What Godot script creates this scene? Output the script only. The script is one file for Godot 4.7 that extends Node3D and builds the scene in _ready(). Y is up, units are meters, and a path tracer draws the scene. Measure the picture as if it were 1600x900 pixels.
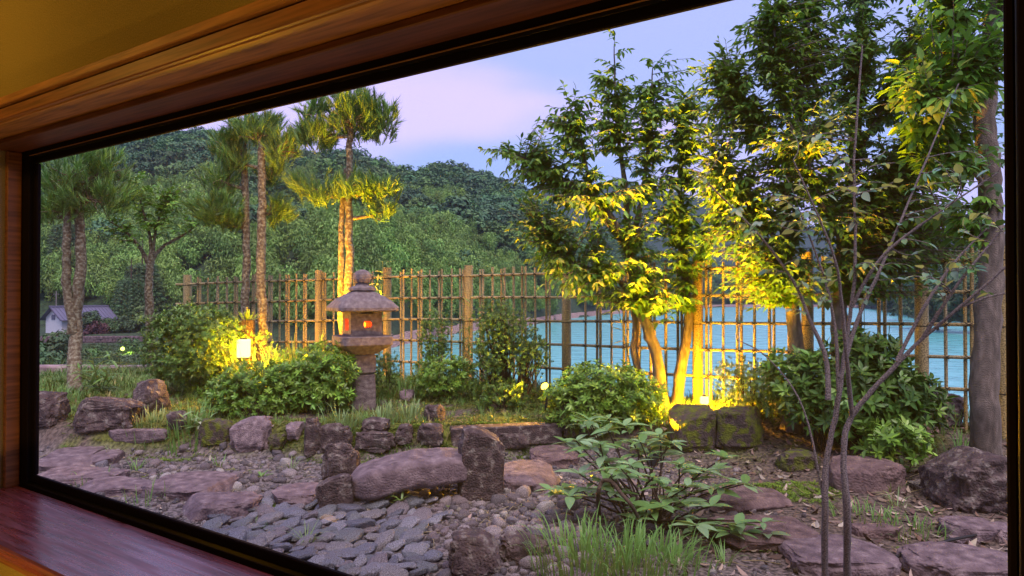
extends Node3D
# A Japanese garden at dusk, seen from a warm-lit room through one wide window.
# Units are metres, y is up, the camera looks along -Z. D is a distance in front of the camera.

const F := 1067.0
const EYE := 1.45
const TURN := -0.5826            # how the window wall is turned to the view

var used := {}
var mats := {}
var tex := {}
var ico := {}
var rng := RandomNumberGenerator.new()

# ---------------------------------------------------------------- names and nodes
func numbered(called: String, parent = self) -> String:
	var key = str(parent.get_instance_id()) + called
	var n = used.get(key, 0)
	used[key] = n + 1
	return called if n == 0 else "%s_%03d" % [called, n]

func thing(called: String, label: String, category: String, at := Vector3.ZERO, turn := 0.0, group := ""):
	var o = Node3D.new()
	o.name = numbered(called)
	add_child(o)
	o.position = at
	o.rotation.y = turn
	tag(o, label, category, group)
	return o

func tag(o, label: String, category: String, group := ""):
	o.set_meta("label", label)
	o.set_meta("category", category)
	if group != "":
		o.set_meta("group", group)
	return o

func obj(called: String, mesh, material, parent = self):
	var o = MeshInstance3D.new()
	o.name = numbered(called, parent)
	o.mesh = mesh
	if material:
		o.material_override = material
	parent.add_child(o)
	return o

func struct(called: String, mesh, material, parent = self):
	var o = obj(called, mesh, material, parent)
	if parent == self:
		o.set_meta("kind", "structure")
	return o

func copies(called: String, mesh, material, places: Array, colors, parent, stuff := true):
	var mm = MultiMesh.new()
	mm.transform_format = MultiMesh.TRANSFORM_3D
	mm.use_colors = colors != null
	mm.mesh = mesh
	mm.instance_count = places.size()
	for i in places.size():
		mm.set_instance_transform(i, places[i])
		if colors != null:
			mm.set_instance_color(i, colors[i])
	var o = MultiMeshInstance3D.new()
	o.name = numbered(called, parent)
	o.multimesh = mm
	o.material_override = material
	parent.add_child(o)
	if stuff:
		o.set_meta("kind", "stuff")
	return o

# ---------------------------------------------------------------- mesh building
class MB:
	var v := PackedVector3Array()
	var n := PackedVector3Array()
	var c := PackedColorArray()
	var i := PackedInt32Array()
	func vert(p: Vector3, nn: Vector3) -> int:
		v.append(p)
		n.append(nn)
		return v.size() - 1
	func face(a: int, b: int, d: int):
		# wound so that the front side is the one the normals point to
		var g = (v[d] - v[a]).cross(v[b] - v[a])
		if g.dot(n[a] + n[b] + n[d]) >= 0.0:
			i.append_array(PackedInt32Array([a, b, d]))
		else:
			i.append_array(PackedInt32Array([a, d, b]))
	func quad(a: Vector3, b: Vector3, d: Vector3, e: Vector3, nn: Vector3):
		var k = v.size()
		for p in [a, b, d, e]:
			v.append(p)
			n.append(nn)
		face(k, k + 1, k + 2)
		face(k, k + 2, k + 3)
	func tri(a: Vector3, b: Vector3, d: Vector3, nn: Vector3):
		var k = v.size()
		for p in [a, b, d]:
			v.append(p)
			n.append(nn)
		face(k, k + 1, k + 2)
	# a box with chamfered edges
	func box(lo: Vector3, hi: Vector3, bev := 0.003):
		var ctr = (lo + hi) / 2.0
		var h = (hi - lo) / 2.0
		var b = minf(bev, minf(h.x, minf(h.y, h.z)) * 0.45)
		var ax = [Vector3.RIGHT, Vector3.UP, Vector3.BACK]
		for a in 3:
			var u = ax[(a + 1) % 3]
			var w = ax[(a + 2) % 3]
			var hu = h[(a + 1) % 3]
			var hw = h[(a + 2) % 3]
			for s in [-1.0, 1.0]:
				var o = ctr + ax[a] * h[a] * s
				quad(o - u * (hu - b) - w * (hw - b), o + u * (hu - b) - w * (hw - b), o + u * (hu - b) + w * (hw - b), o - u * (hu - b) + w * (hw - b), ax[a] * s)
				for s2 in [-1.0, 1.0]:      # the chamfer between side a and side u
					var p1 = ctr + ax[a] * h[a] * s + u * (hu - b) * s2
					var p2 = ctr + ax[a] * (h[a] - b) * s + u * hu * s2
					quad(p1 - w * (hw - b), p1 + w * (hw - b), p2 + w * (hw - b), p2 - w * (hw - b), (ax[a] * s + u * s2).normalized())
		for sx in [-1.0, 1.0]:
			for sy in [-1.0, 1.0]:
				for sz in [-1.0, 1.0]:
					var k = Vector3(sx, sy, sz)
					tri(ctr + Vector3(h.x * sx, (h.y - b) * sy, (h.z - b) * sz), ctr + Vector3((h.x - b) * sx, h.y * sy, (h.z - b) * sz), ctr + Vector3((h.x - b) * sx, (h.y - b) * sy, h.z * sz), k.normalized())
	func tube(pts: Array, radii: Array, sides := 8, cap := true):
		var m = pts.size()
		var t = (pts[1] - pts[0]).normalized()
		var u = t.cross(Vector3.RIGHT if absf(t.x) < 0.8 else Vector3.UP).normalized()
		var first = v.size()
		for k in m:
			var tk: Vector3
			if k == 0:
				tk = pts[1] - pts[0]
			elif k == m - 1:
				tk = pts[k] - pts[k - 1]
			else:
				tk = pts[k + 1] - pts[k - 1]
			tk = tk.normalized()
			u = (u - tk * u.dot(tk)).normalized()
			var w = tk.cross(u)
			for s in sides:
				var a = TAU * s / sides
				var d = u * cos(a) + w * sin(a)
				vert(pts[k] + d * radii[k], d)
		for k in m - 1:
			for s in sides:
				var a = first + k * sides + s
				var b = first + k * sides + (s + 1) % sides
				face(a, b, b + sides)
				face(a, b + sides, a + sides)
		if cap:
			for e in [0, m - 1]:
				var tk = (pts[e] - pts[1 if e == 0 else m - 2]).normalized()
				var k0 = vert(pts[e], tk)
				for s in sides:
					vert(v[first + e * sides + s], tk)
				for s in sides:
					face(k0, k0 + 1 + s, k0 + 1 + (s + 1) % sides)
	# rings of a rounded square (or circle) one above the other: [half width, y, exponent]
	func loft(prof: Array, seg := 32, sharp := 0.5):
		for k in prof.size() - 1:
			var a = prof[k]
			var b = prof[k + 1]
			var first = v.size()
			for q in [a, b]:
				for s in seg:
					var p = ring(q, s, seg)
					var p2 = ring(q, s + 1, seg)
					var p0 = ring(q, s - 1, seg)
					var tang = p2 - p0
					var up = ring(b, s, seg) - ring(a, s, seg)
					if up.length() < 1e-6:
						up = Vector3.UP
					var nn = up.cross(tang).normalized()
					if nn.dot(Vector3(p.x, 0, p.z)) < -1e-6 and absf(nn.y) < 0.7:
						nn = -nn
					if absf(nn.y) >= 0.7:
						nn = nn if (nn.y > 0) == (b[0] <= a[0]) else -nn
					vert(p, nn)
			for s in seg:
				var s1 = (s + 1) % seg
				face(first + s, first + s1, first + seg + s1)
				face(first + s, first + seg + s1, first + seg + s)
	func ring(q, s: int, seg: int) -> Vector3:
		var t = TAU * s / seg + PI / seg
		var e = 2.0 / q[2]
		var cs = cos(t)
		var sn = sin(t)
		return Vector3(signf(cs) * pow(absf(cs), e) * q[0], q[1], signf(sn) * pow(absf(sn), e) * q[0])
	func blade(p0: Vector3, p1: Vector3, p2: Vector3, w: float, segs := 3):
		# a grass blade bent along a quadratic curve
		var side = (p2 - p0).cross(Vector3.UP)
		if side.length() < 1e-4:
			side = Vector3.RIGHT
		side = side.normalized()
		var k0 = v.size()
		for k in segs + 1:
			var t = float(k) / segs
			var p = p0.lerp(p1, t).lerp(p1.lerp(p2, t), t)
			var tg = (p1 - p0).lerp(p2 - p1, t).normalized()
			var nn = side.cross(tg).normalized()
			var hw = w * 0.5 * (1.0 - t * t * 0.95)
			vert(p - side * hw, nn)
			vert(p + side * hw, nn)
		for k in segs:
			var a = k0 + k * 2
			face(a, a + 1, a + 3)
			face(a, a + 3, a + 2)
	# an ovate leaf from p along dir, folded a little along its midrib and curved down
	func leaf(p: Vector3, dir: Vector3, up: Vector3, len: float, w: float, fold := 0.25, curl := 0.15, segs := 4):
		var y = dir.normalized()
		var x = y.cross(up).normalized()
		var z = x.cross(y)
		var b0 = vert(p, z)
		var rows = []
		for k in range(1, segs):
			var t = float(k) / segs
			var hw = w * 0.5 * pow(sin(PI * pow(t, 0.8)), 0.9)
			var q = p + y * len * t - z * len * curl * t * t
			rows.append(vert(q - x * hw + z * hw * fold, (z + x * fold).normalized()))
			vert(q, z)
			vert(q + x * hw + z * hw * fold, (z - x * fold).normalized())
		var tip = vert(p + y * len - z * len * curl, z)
		face(b0, rows[0], rows[0] + 1)
		face(b0, rows[0] + 1, rows[0] + 2)
		for k in rows.size() - 1:
			for q in 2:
				face(rows[k] + q, rows[k] + q + 1, rows[k + 1] + q + 1)
				face(rows[k] + q, rows[k + 1] + q + 1, rows[k + 1] + q)
		face(rows[-1], rows[-1] + 1, tip)
		face(rows[-1] + 1, rows[-1] + 2, tip)
	func mesh(recompute := false) -> ArrayMesh:
		if recompute:
			var nn = PackedVector3Array()
			nn.resize(v.size())
			for k in range(0, i.size(), 3):
				var g = (v[i[k + 2]] - v[i[k]]).cross(v[i[k + 1]] - v[i[k]])
				nn[i[k]] += g
				nn[i[k + 1]] += g
				nn[i[k + 2]] += g
			for k in nn.size():
				nn[k] = nn[k].normalized() if nn[k].length() > 1e-12 else Vector3.UP
			n = nn
		var a = []
		a.resize(Mesh.ARRAY_MAX)
		a[Mesh.ARRAY_VERTEX] = v
		a[Mesh.ARRAY_NORMAL] = n
		a[Mesh.ARRAY_INDEX] = i
		if c.size() == v.size() and c.size() > 0:
			a[Mesh.ARRAY_COLOR] = c
		var m = ArrayMesh.new()
		m.add_surface_from_arrays(Mesh.PRIMITIVE_TRIANGLES, a)
		return m

func boxmesh(lo: Vector3, hi: Vector3, bev := 0.003) -> ArrayMesh:
	var m = MB.new()
	m.box(lo, hi, bev)
	return m.mesh()

func icosphere(level: int):
	if ico.has(level):
		return ico[level]
	var p = (1.0 + sqrt(5.0)) / 2.0
	var vs = []
	for q in [[-1, p, 0], [1, p, 0], [-1, -p, 0], [1, -p, 0], [0, -1, p], [0, 1, p], [0, -1, -p], [0, 1, -p], [p, 0, -1], [p, 0, 1], [-p, 0, -1], [-p, 0, 1]]:
		vs.append(Vector3(q[0], q[1], q[2]).normalized())
	var fs = [[0, 11, 5], [0, 5, 1], [0, 1, 7], [0, 7, 10], [0, 10, 11], [1, 5, 9], [5, 11, 4], [11, 10, 2], [10, 7, 6], [7, 1, 8], [3, 9, 4], [3, 4, 2], [3, 2, 6], [3, 6, 8], [3, 8, 9], [4, 9, 5], [2, 4, 11], [6, 2, 10], [8, 6, 7], [9, 8, 1]]
	for l in level:
		var mid = {}
		var nf = []
		for f in fs:
			var m = []
			for e in 3:
				var a = f[e]
				var b = f[(e + 1) % 3]
				var key = mini(a, b) * 100000 + maxi(a, b)
				if not mid.has(key):
					mid[key] = vs.size()
					vs.append((vs[a] + vs[b]).normalized())
				m.append(mid[key])
			nf.append([f[0], m[0], m[2]])
			nf.append([f[1], m[1], m[0]])
			nf.append([f[2], m[2], m[1]])
			nf.append([m[0], m[1], m[2]])
		fs = nf
	ico[level] = [vs, fs]
	return ico[level]

# a stone: half sizes, how boxy (1 = ellipsoid, less is blockier), roughness, flattened top
func stone(seed_: int, half: Vector3, boxy := 0.65, rough := 0.12, level := 3, top := 1.0, facets := 5) -> ArrayMesh:
	var nz = FastNoiseLite.new()
	nz.seed = seed_
	nz.frequency = 0.9
	nz.fractal_octaves = 4
	var r2 = RandomNumberGenerator.new()
	r2.seed = seed_ * 7 + 3
	var cuts = []
	for k in facets:
		var d = Vector3(r2.randf_range(-1, 1), r2.randf_range(-0.4, 1), r2.randf_range(-1, 1)).normalized()
		cuts.append([d, r2.randf_range(0.72, 0.95)])
	var s = icosphere(level)
	var m = MB.new()
	for p in s[0]:
		var q = Vector3(signf(p.x) * pow(absf(p.x), boxy), signf(p.y) * pow(absf(p.y), boxy), signf(p.z) * pow(absf(p.z), boxy))
		q *= 1.0 + rough * nz.get_noise_3dv(p * 1.4) * 2.0
		for c in cuts:
			var e = q.dot(c[0]) - c[1]
			if e > 0:
				q -= c[0] * e * 0.8
		if q.y > top:
			q.y = top + (q.y - top) * 0.25
		var w = q * half
		var thin = minf(half.x, minf(half.y, half.z))
		var away = (p / half).normalized()
		w += away * thin * rough * (0.55 * nz.get_noise_3dv(w * 16.0) + 0.35 * nz.get_noise_3dv(w * 45.0))
		m.vert(w, p)
	for f in s[1]:
		m.face(f[0], f[1], f[2])
	return m.mesh(true)

# ---------------------------------------------------------------- textures and materials
func noise_tex(key: String, stops: Array, freq: float, seed_: int, size := 512, octaves := 4, kind := FastNoiseLite.TYPE_SIMPLEX_SMOOTH, squeeze := Vector2.ONE, contrast := 1.0):
	if tex.has(key):
		return tex[key]
	var nz = FastNoiseLite.new()
	nz.seed = seed_
	nz.noise_type = kind
	nz.frequency = freq
	nz.fractal_octaves = octaves
	var w = maxi(16, int(size * squeeze.x))
	var hgt = maxi(16, int(size * squeeze.y))
	var src = nz.get_seamless_image(w, hgt)
	var lut = []
	for k in 256:
		var t = clampf((k / 255.0 - 0.5) * contrast + 0.5, 0, 1)
		var col = stops[0][1]
		for q in stops.size() - 1:
			if t >= stops[q][0]:
				col = stops[q][1].lerp(stops[q + 1][1], clampf((t - stops[q][0]) / maxf(stops[q + 1][0] - stops[q][0], 1e-4), 0, 1))
		lut.append(col)
	var data = src.get_data()
	var out = PackedByteArray()
	out.resize(w * hgt * 3)
	var px_ = PackedByteArray()
	for k in 256:
		px_.append_array(PackedByteArray([int(lut[k].r * 255), int(lut[k].g * 255), int(lut[k].b * 255)]))
	for k in w * hgt:
		var b = data[k] * 3
		out[k * 3] = px_[b]
		out[k * 3 + 1] = px_[b + 1]
		out[k * 3 + 2] = px_[b + 2]
	var im = Image.create_from_data(w, hgt, false, Image.FORMAT_RGB8, out)
	tex[key] = ImageTexture.create_from_image(im)
	return tex[key]

func g(x: float) -> Color:
	return Color(x, x, x)

func lin(r: float, gg: float, b: float) -> Color:
	return Color(r, gg, b).linear_to_srgb()

func mat(key: String, albedo: Color, rough := 0.8, texture = null, scale := 1.0, bump = null, bump_cm := 0.0):
	if mats.has(key):
		return mats[key]
	var m = StandardMaterial3D.new()
	m.resource_name = key
	m.albedo_color = albedo
	m.roughness = rough
	if texture:
		m.albedo_texture = texture
	if texture or bump:
		m.uv1_triplanar = true
		m.uv1_world_triplanar = true
		m.uv1_scale = Vector3.ONE * scale
	if bump:
		m.heightmap_enabled = true
		m.heightmap_texture = bump
		m.heightmap_scale = bump_cm
	mats[key] = m
	return m

func leafmat(key: String, albedo: Color, rough := 0.45, back := 0.5, tint := true):
	if mats.has(key):
		return mats[key]
	var m = StandardMaterial3D.new()
	m.resource_name = key
	m.albedo_color = albedo
	m.roughness = rough
	m.cull_mode = BaseMaterial3D.CULL_DISABLED
	m.backlight_enabled = true
	m.backlight = Color(back, back, back * 0.5)
	m.vertex_color_use_as_albedo = tint
	mats[key] = m
	return m

func glowmat(key: String, c: Color, energy: float):
	if mats.has(key):
		return mats[key]
	var m = StandardMaterial3D.new()
	m.resource_name = key
	m.albedo_color = c
	m.emission_enabled = true
	m.emission = c
	m.emission_energy_multiplier = energy
	mats[key] = m
	return m

# ---------------------------------------------------------------- the lie of the land
func table(x: float, t: Array) -> float:
	if x <= t[0][0]:
		return t[0][1]
	for k in t.size() - 1:
		if x <= t[k + 1][0]:
			var u = (x - t[k][0]) / (t[k + 1][0] - t[k][0])
			return lerpf(t[k][1], t[k + 1][1], u)
	return t[-1][1]

var gnoise := FastNoiseLite.new()
const EDGE := [[-5.5, 6.5], [-4.0, 6.35], [-2.9, 6.25], [-1.8, 6.05], [-0.8, 6.1], [0.35, 6.45], [1.0, 6.35], [1.5, 6.1], [2.4, 6.0], [3.2, 5.6], [4.5, 5.2]]
const FENCE := [Vector2(-4.75, 9.68), Vector2(-3.2, 9.42), Vector2(-1.55, 9.12), Vector2(-0.6, 8.7), Vector2(0.53, 8.1), Vector2(2.74, 6.66), Vector2(4.9, 5.25)]

func fence_d(x: float) -> float:
	if x < -4.75:
		return 10.45
	if x > 4.9:
		return 5.25 - (x - 4.9) * 0.65
	for k in FENCE.size() - 1:
		if x <= FENCE[k + 1].x:
			return lerpf(FENCE[k].y, FENCE[k + 1].y, (x - FENCE[k].x) / (FENCE[k + 1].x - FENCE[k].x))
	return 5.25

func bank(x: float, d: float) -> float:      # 0 in the stream bed, 1 on the raised bank
	var e = table(x, EDGE) + gnoise.get_noise_2d(x * 90.0, 7.0) * 0.12
	var w = lerpf(0.32, 1.6, smoothstep(0.8, 2.4, x))
	return smoothstep(e - w * 0.5, e + w * 0.5, d)

func ground(x: float, d: float) -> float:
	var y = bank(x, d) * 0.25 + smoothstep(0.9, 2.5, x) * clampf(d - 3.6, 0, 3) * 0.03
	y += gnoise.get_noise_2d(x * 60.0, d * 60.0) * 0.035 + gnoise.get_noise_2d(x * 260.0, d * 260.0) * 0.008
	y += smoothstep(6.6, 8.6, d) * 0.05
	var over = d - fence_d(x) - 0.35
	if over > 0:
		y -= minf(over * over * 0.5 + over * 0.35, 4.5)
	return y

func on(x: float, d: float, lift := 0.0) -> Vector3:
	return Vector3(x, ground(x, d) + lift, -d)

func spot(col: float, row: float) -> Vector3:    # the point of the ground seen along a sight line of the site survey
	var tx = (col - 800.0) / F
	var ty = (row - 462.0) / F
	var d = 2.6
	while d < 11.0:
		if EYE - ty * d <= ground(tx * d, d):
			break
		d += 0.02
	return on(tx * d, d)

func px(col: float, row: float, d: float) -> Vector3:
	return Vector3((col - 800.0) / F * d, EYE - (row - 462.0) / F * d, -d)

func rv(r: RandomNumberGenerator) -> Vector3:
	return Vector3(r.randf_range(-1, 1), r.randf_range(-1, 1), r.randf_range(-1, 1))

func in_ball(r: RandomNumberGenerator, p := 0.45) -> Vector3:
	return rv(r).normalized() * pow(r.randf(), p)

func place(p: Vector3, dir: Vector3, up: Vector3, s: float) -> Transform3D:   # a leaf: its y runs along dir, its z faces up
	var y = dir.normalized()
	var x = y.cross(up)
	if x.length() < 1e-3:
		x = y.cross(Vector3.RIGHT)
	x = x.normalized()
	return Transform3D(Basis(x * s, y * s, x.cross(y) * s), p)

func curve(a: Vector3, b: Vector3, c: Vector3, t: float) -> Vector3:
	return a.lerp(b, t).lerp(b.lerp(c, t), t)

func smooth_path(pts: Array, n: int) -> Array:       # Catmull-Rom through the points
	var out = []
	for k in pts.size() - 1:
		var p0 = pts[maxi(k - 1, 0)]
		var p3 = pts[mini(k + 2, pts.size() - 1)]
		for j in n:
			out.append(pts[k].cubic_interpolate(pts[k + 1], p0, p3, float(j) / n))
	out.append(pts[-1])
	return out

func radii_for(n: int, a: float, b: float, r: RandomNumberGenerator = null, wob := 0.0) -> Array:
	var out = []
	for k in n:
		out.append(lerpf(a, b, float(k) / (n - 1)) * (1.0 + (r.randf_range(-wob, wob) if r else 0.0)))
	return out

# ---------------------------------------------------------------- plants
# one leaf of unit length along y, its face to z
func leaf_mesh(key: String, w: float, fold: float, curl: float, segs := 4) -> ArrayMesh:
	if tex.has(key):
		return tex[key]
	var m = MB.new()
	m.leaf(Vector3.ZERO, Vector3.UP, Vector3.BACK, 1.0, w, fold, curl, segs)
	tex[key] = m.mesh()
	return tex[key]

# many small leaves on one short twig of unit length along y
func cluster_mesh(key: String, count: int, len: float, w: float, spread: float, seed_: int) -> ArrayMesh:
	if tex.has(key):
		return tex[key]
	var r = RandomNumberGenerator.new()
	r.seed = seed_
	var m = MB.new()
	for k in count:
		var t = 0.25 + 0.75 * k / count
		var a = k * 2.4 + r.randf_range(-0.4, 0.4)
		var out = Vector3(cos(a), 0, sin(a))
		var dir = (out * spread + Vector3.UP * r.randf_range(0.3, 0.9)).normalized()
		m.leaf(Vector3.UP * t * 0.55, dir, Vector3.UP + out * -0.3 + rv(r) * 0.5, len * r.randf_range(0.75, 1.15), w, 0.25, 0.1, 3)
	tex[key] = m.mesh()
	return tex[key]

func spray_mesh(key: String, count: int, seed_: int, len := 0.55, w := 0.045, spread := 0.75) -> ArrayMesh:    # long narrow leaves all round a twig
	if tex.has(key):
		return tex[key]
	var r = RandomNumberGenerator.new()
	r.seed = seed_
	var m = MB.new()
	m.tube([Vector3.ZERO, Vector3.UP * 0.7], [0.02, 0.01], 3, false)
	for k in count:
		var t = pow(float(k) / count, 0.8)
		var a = k * 2.4
		var out = Vector3(cos(a), 0, sin(a))
		var p = Vector3.UP * t * 0.7
		var tip = p + (out * spread * r.randf_range(0.6, 1.1) * (1.1 - t * 0.7) + Vector3.UP * r.randf_range(0.75, 1.1)).normalized() * len * r.randf_range(0.8, 1.15)
		m.blade(p, p.lerp(tip, 0.5) + Vector3.UP * 0.02, tip, w, 2)
	tex[key] = m.mesh()
	return tex[key]

func tone(r: RandomNumberGenerator, c: Color, dv := 0.3, dh := 0.15) -> Color:
	var k = 1.0 + r.randf_range(-dv, dv)
	return Color(c.r * k * (1.0 + r.randf_range(-dh, dh)), c.g * k, c.b * k * (1.0 + r.randf_range(-dh, dh)))

# limbs: [points, radius at base, radius at tip, "trunk" or "branch"]; blobs: [centre, radii, tips]
func leafy_tree(called: String, label: String, category: String, limbs: Array, blobs: Array, extra: Array, bark, lm, leafm, cols: Array, leaf_len: float, per_twig: int, n_parts: int, seed_: int, droop := 0.35, group := ""):
	var r = RandomNumberGenerator.new()
	r.seed = seed_
	var base = limbs[0][0][0]
	var o = thing(called, label, category, base, 0.0, group)
	var sk = []
	for L in limbs:
		var pts = smooth_path(L[0], 6)
		var rel = []
		for p in pts:
			rel.append(p - base + rv(r) * L[1] * 0.12)
		var rad = radii_for(rel.size(), L[1], L[2], r, 0.08)
		if L.size() > 4 and L[4]:
			rad[0] *= 1.5
			rad[1] *= 1.22
		var m = MB.new()
		m.tube(rel, rad, 10 if L[1] > 0.03 else 7)
		obj(L[3], m.mesh(), bark, o)
		for k in range(rel.size() / 3, rel.size()):
			sk.append([rel[k], rad[k]])
	var tips = extra.duplicate()
	for k in tips.size():
		tips[k] = [tips[k] - base, Vector3.UP]
	for b in blobs:
		for k in b[2]:
			var q = in_ball(r, 0.42)
			tips.append([b[0] - base + q * b[1], (q + Vector3.UP * 0.35).normalized()])
	var tw = MB.new()
	var spots = []
	for T in tips:
		var tip = T[0]
		var best = sk[0]
		var bd = 1e9
		for q in sk:
			var d = q[0].distance_to(tip) + maxf(0, q[0].y - tip.y) * 1.2
			if d < bd:
				bd = d
				best = q
		var a = best[0]
		var mid = a.lerp(tip, 0.5) + Vector3.UP * a.distance_to(tip) * r.randf_range(-0.02, 0.16) + rv(r) * 0.05
		var pts = []
		for k in 5:
			pts.append(curve(a, mid, tip, k / 4.0))
		var rb = minf(best[1] * 0.6, 0.004 + 0.007 * a.distance_to(tip))
		tw.tube(pts, radii_for(5, rb, 0.0018), 4, false)
		var L = a.distance_to(tip) + 0.01
		var span = minf(1.0, (leaf_len * 0.58 * per_twig) / L)
		for k in per_twig:
			var t = 1.0 - span * (float(k) + r.randf() * 0.5) / per_twig
			var p = curve(a, mid, tip, t)
			var tg = (curve(a, mid, tip, minf(t + 0.05, 1.05)) - p).normalized()
			var side = tg.cross(Vector3.UP + rv(r) * 0.3).normalized() * (1.0 if k % 2 == 0 else -1.0)
			var dir = tg * r.randf_range(0.35, 0.9) + side * r.randf_range(0.5, 1.0) + Vector3.DOWN * droop * r.randf_range(0.0, 1.9) + rv(r) * 0.4
			if k == 0:
				dir = tg + Vector3.DOWN * droop * 0.5
			var up = Vector3.UP + rv(r) * 0.55 - Vector3.UP.project(dir.normalized())
			spots.append(place(p, dir, up, leaf_len * r.randf_range(0.5, 1.2)))
	obj("twigs", tw.mesh(), bark, o)
	leaves(o, spots, lm, leafm, cols, n_parts, r)
	return o

# the leaves nearest the window are parts of their own, the rest one mass
func leaves(o, spots: Array, lm, key: String, cols: Array, n_parts: int, r: RandomNumberGenerator):
	var crown = Node3D.new()
	crown.name = "crown"
	o.add_child(crown)
	var eye = Vector3(0, EYE, 0) - o.position
	var order = []
	for k in spots.size():
		order.append([spots[k].origin.distance_squared_to(eye), k])
	order.sort_custom(func(a, b): return a[0] < b[0])
	var near = {}
	var visible = order.slice(0, mini(n_parts * 2, order.size()))
	for q in visible:
		if near.size() < n_parts and (r.randf() < 0.7 or spots.size() <= n_parts):
			near[q[1]] = true
	var single = []
	for k in cols.size():
		single.append(leafmat(key + "_leaf_%d" % k, cols[k].linear_to_srgb(), 0.38, 0.7, false))
	for k in near:
		var l = obj("leaf", lm, single[r.randi() % single.size()], crown)
		l.transform = spots[k]
	var rest = []
	var tints = []
	for k in spots.size():
		if not near.has(k):
			rest.append(spots[k])
			tints.append(tone(r, cols[r.randi() % cols.size()]))
	if rest.size() > 0:
		copies("foliage", lm, leafmat(key, Color.WHITE, 0.38, 0.7), rest, tints, crown)

# a shrub: stems that fan out from the base and leaf clusters through its volume
func shrub(called: String, label: String, blobs: Array, base: Vector3, lm, key: String, cols: Array, size: float, seed_: int, stems := 9, shell := 0.4, group := "", category := "shrub"):
	var r = RandomNumberGenerator.new()
	r.seed = seed_
	var o = thing(called, label, category, base, 0.0, group)
	var st = MB.new()
	var spots = []
	var tints = []
	var nz = FastNoiseLite.new()
	nz.seed = seed_
	nz.frequency = 4.0
	for b in blobs:
		for k in b[2]:
			var q = in_ball(r, shell)
			var p = b[0] - base + q * b[1] * (1.0 + 0.22 * nz.get_noise_3dv(q * 0.5 + b[0]))
			if p.y < 0.02:
				continue
			var dir = q + Vector3.UP * 0.75 + rv(r) * 0.5
			spots.append(place(p, dir, rv(r), size * r.randf_range(0.7, 1.2)))
			tints.append(tone(r, cols[r.randi() % cols.size()]))
		for k in stems:
			var q = in_ball(r, 0.5)
			var tip = b[0] - base + q * b[1] * 0.85
			var a = Vector3(r.randf_range(-0.05, 0.05), -0.03, r.randf_range(-0.05, 0.05)) + Vector3(b[0].x - base.x, 0, b[0].z - base.z) * 0.5
			var mid = a.lerp(tip, 0.45) + Vector3.UP * 0.05 + rv(r) * 0.04
			var pts = []
			for j in 5:
				pts.append(curve(a, mid, tip, j / 4.0))
			st.tube(pts, radii_for(5, 0.009, 0.003), 5, false)
	obj("stems", st.mesh(), mats["bark_brown"], o)
	copies("foliage", lm, leafmat(key, Color.WHITE, 0.4, 0.45), spots, tints, o)
	return o

# a pruned conifer: trunks, branches to each cushion and the cushions of long narrow leaves
func podocarp(label: String, trunks: Array, pads: Array, bark, seed_: int, spray: float, group: String):
	var r = RandomNumberGenerator.new()
	r.seed = seed_
	var base = trunks[0][0][0]
	var o = thing("pruned_conifer", label, "tree", base, 0.0, group)
	var sk = []
	for T in trunks:
		var pts = []
		for p in smooth_path(T[0], 7):
			pts.append(p - base + rv(r) * T[1] * 0.15)
		var rad = radii_for(pts.size(), T[1], T[2], r, 0.07)
		rad[0] *= 1.35
		rad[1] *= 1.15
		var m = MB.new()
		m.tube(pts, rad, 12)
		obj("trunk", m.mesh(), bark, o)
		for k in range(pts.size() / 2, pts.size()):
			sk.append([pts[k], rad[k]])
	var crown = Node3D.new()
	crown.name = "crown"
	o.add_child(crown)
	var sm = [spray_mesh("spray_a", 17, 5, 0.62, 0.058, 0.75), spray_mesh("spray_b", 14, 6, 0.72, 0.054, 0.6)]
	var cols = [Color(0.14, 0.28, 0.06), Color(0.19, 0.35, 0.07), Color(0.10, 0.21, 0.05)]
	for b in pads:
		var c = b[0] - base
		var best = sk[0]
		for q in sk:
			if q[0].distance_to(c) + maxf(0, q[0].y - c.y + 0.1) * 1.5 < best[0].distance_to(c) + maxf(0, best[0].y - c.y + 0.1) * 1.5:
				best = q
		var m = MB.new()
		var hub = c - Vector3.UP * b[1].y * 0.35
		var mid = best[0].lerp(hub, 0.5) - Vector3.UP * 0.03
		var path = []
		for j in 5:
			path.append(curve(best[0], mid, hub, j / 4.0))
		m.tube(path, radii_for(5, minf(best[1] * 0.7, 0.03), 0.012), 7, false)
		var spots = []
		var tints = []
		var subs = []
		for k in 9:
			subs.append(in_ball(r, 0.35))
		for k in int(b[2] * 1.35):
			var q = in_ball(r, 0.5)
			if k % 3 > 0:
				q = subs[k % 9] * 0.95 + in_ball(r, 0.5) * 0.36
			var p = c + q * b[1]
			var dir = q * Vector3(0.75, 0.3, 0.75) + Vector3.UP * 0.8 + rv(r) * 0.5
			spots.append(place(p - dir.normalized() * spray * 0.7, dir, rv(r), spray * r.randf_range(0.75, 1.2)))
			tints.append(tone(r, cols[r.randi() % 3]))
			if k % 9 == 0:
				var h2 = path[r.randi_range(2, 4)]
				m.tube([h2, h2.lerp(p, 0.5) - Vector3.UP * 0.015, p - dir.normalized() * spray * 0.5], [0.009, 0.006, 0.003], 5, false)
		obj("branch", m.mesh(), bark, o)
		var half = spots.size() / 2
		copies("foliage", sm[0], leafmat("needle", Color.WHITE, 0.42, 0.35), spots.slice(0, half), tints.slice(0, half), crown)
		copies("foliage", sm[1], leafmat("needle", Color.WHITE, 0.42, 0.35), spots.slice(half), tints.slice(half), crown)
	return o

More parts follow.
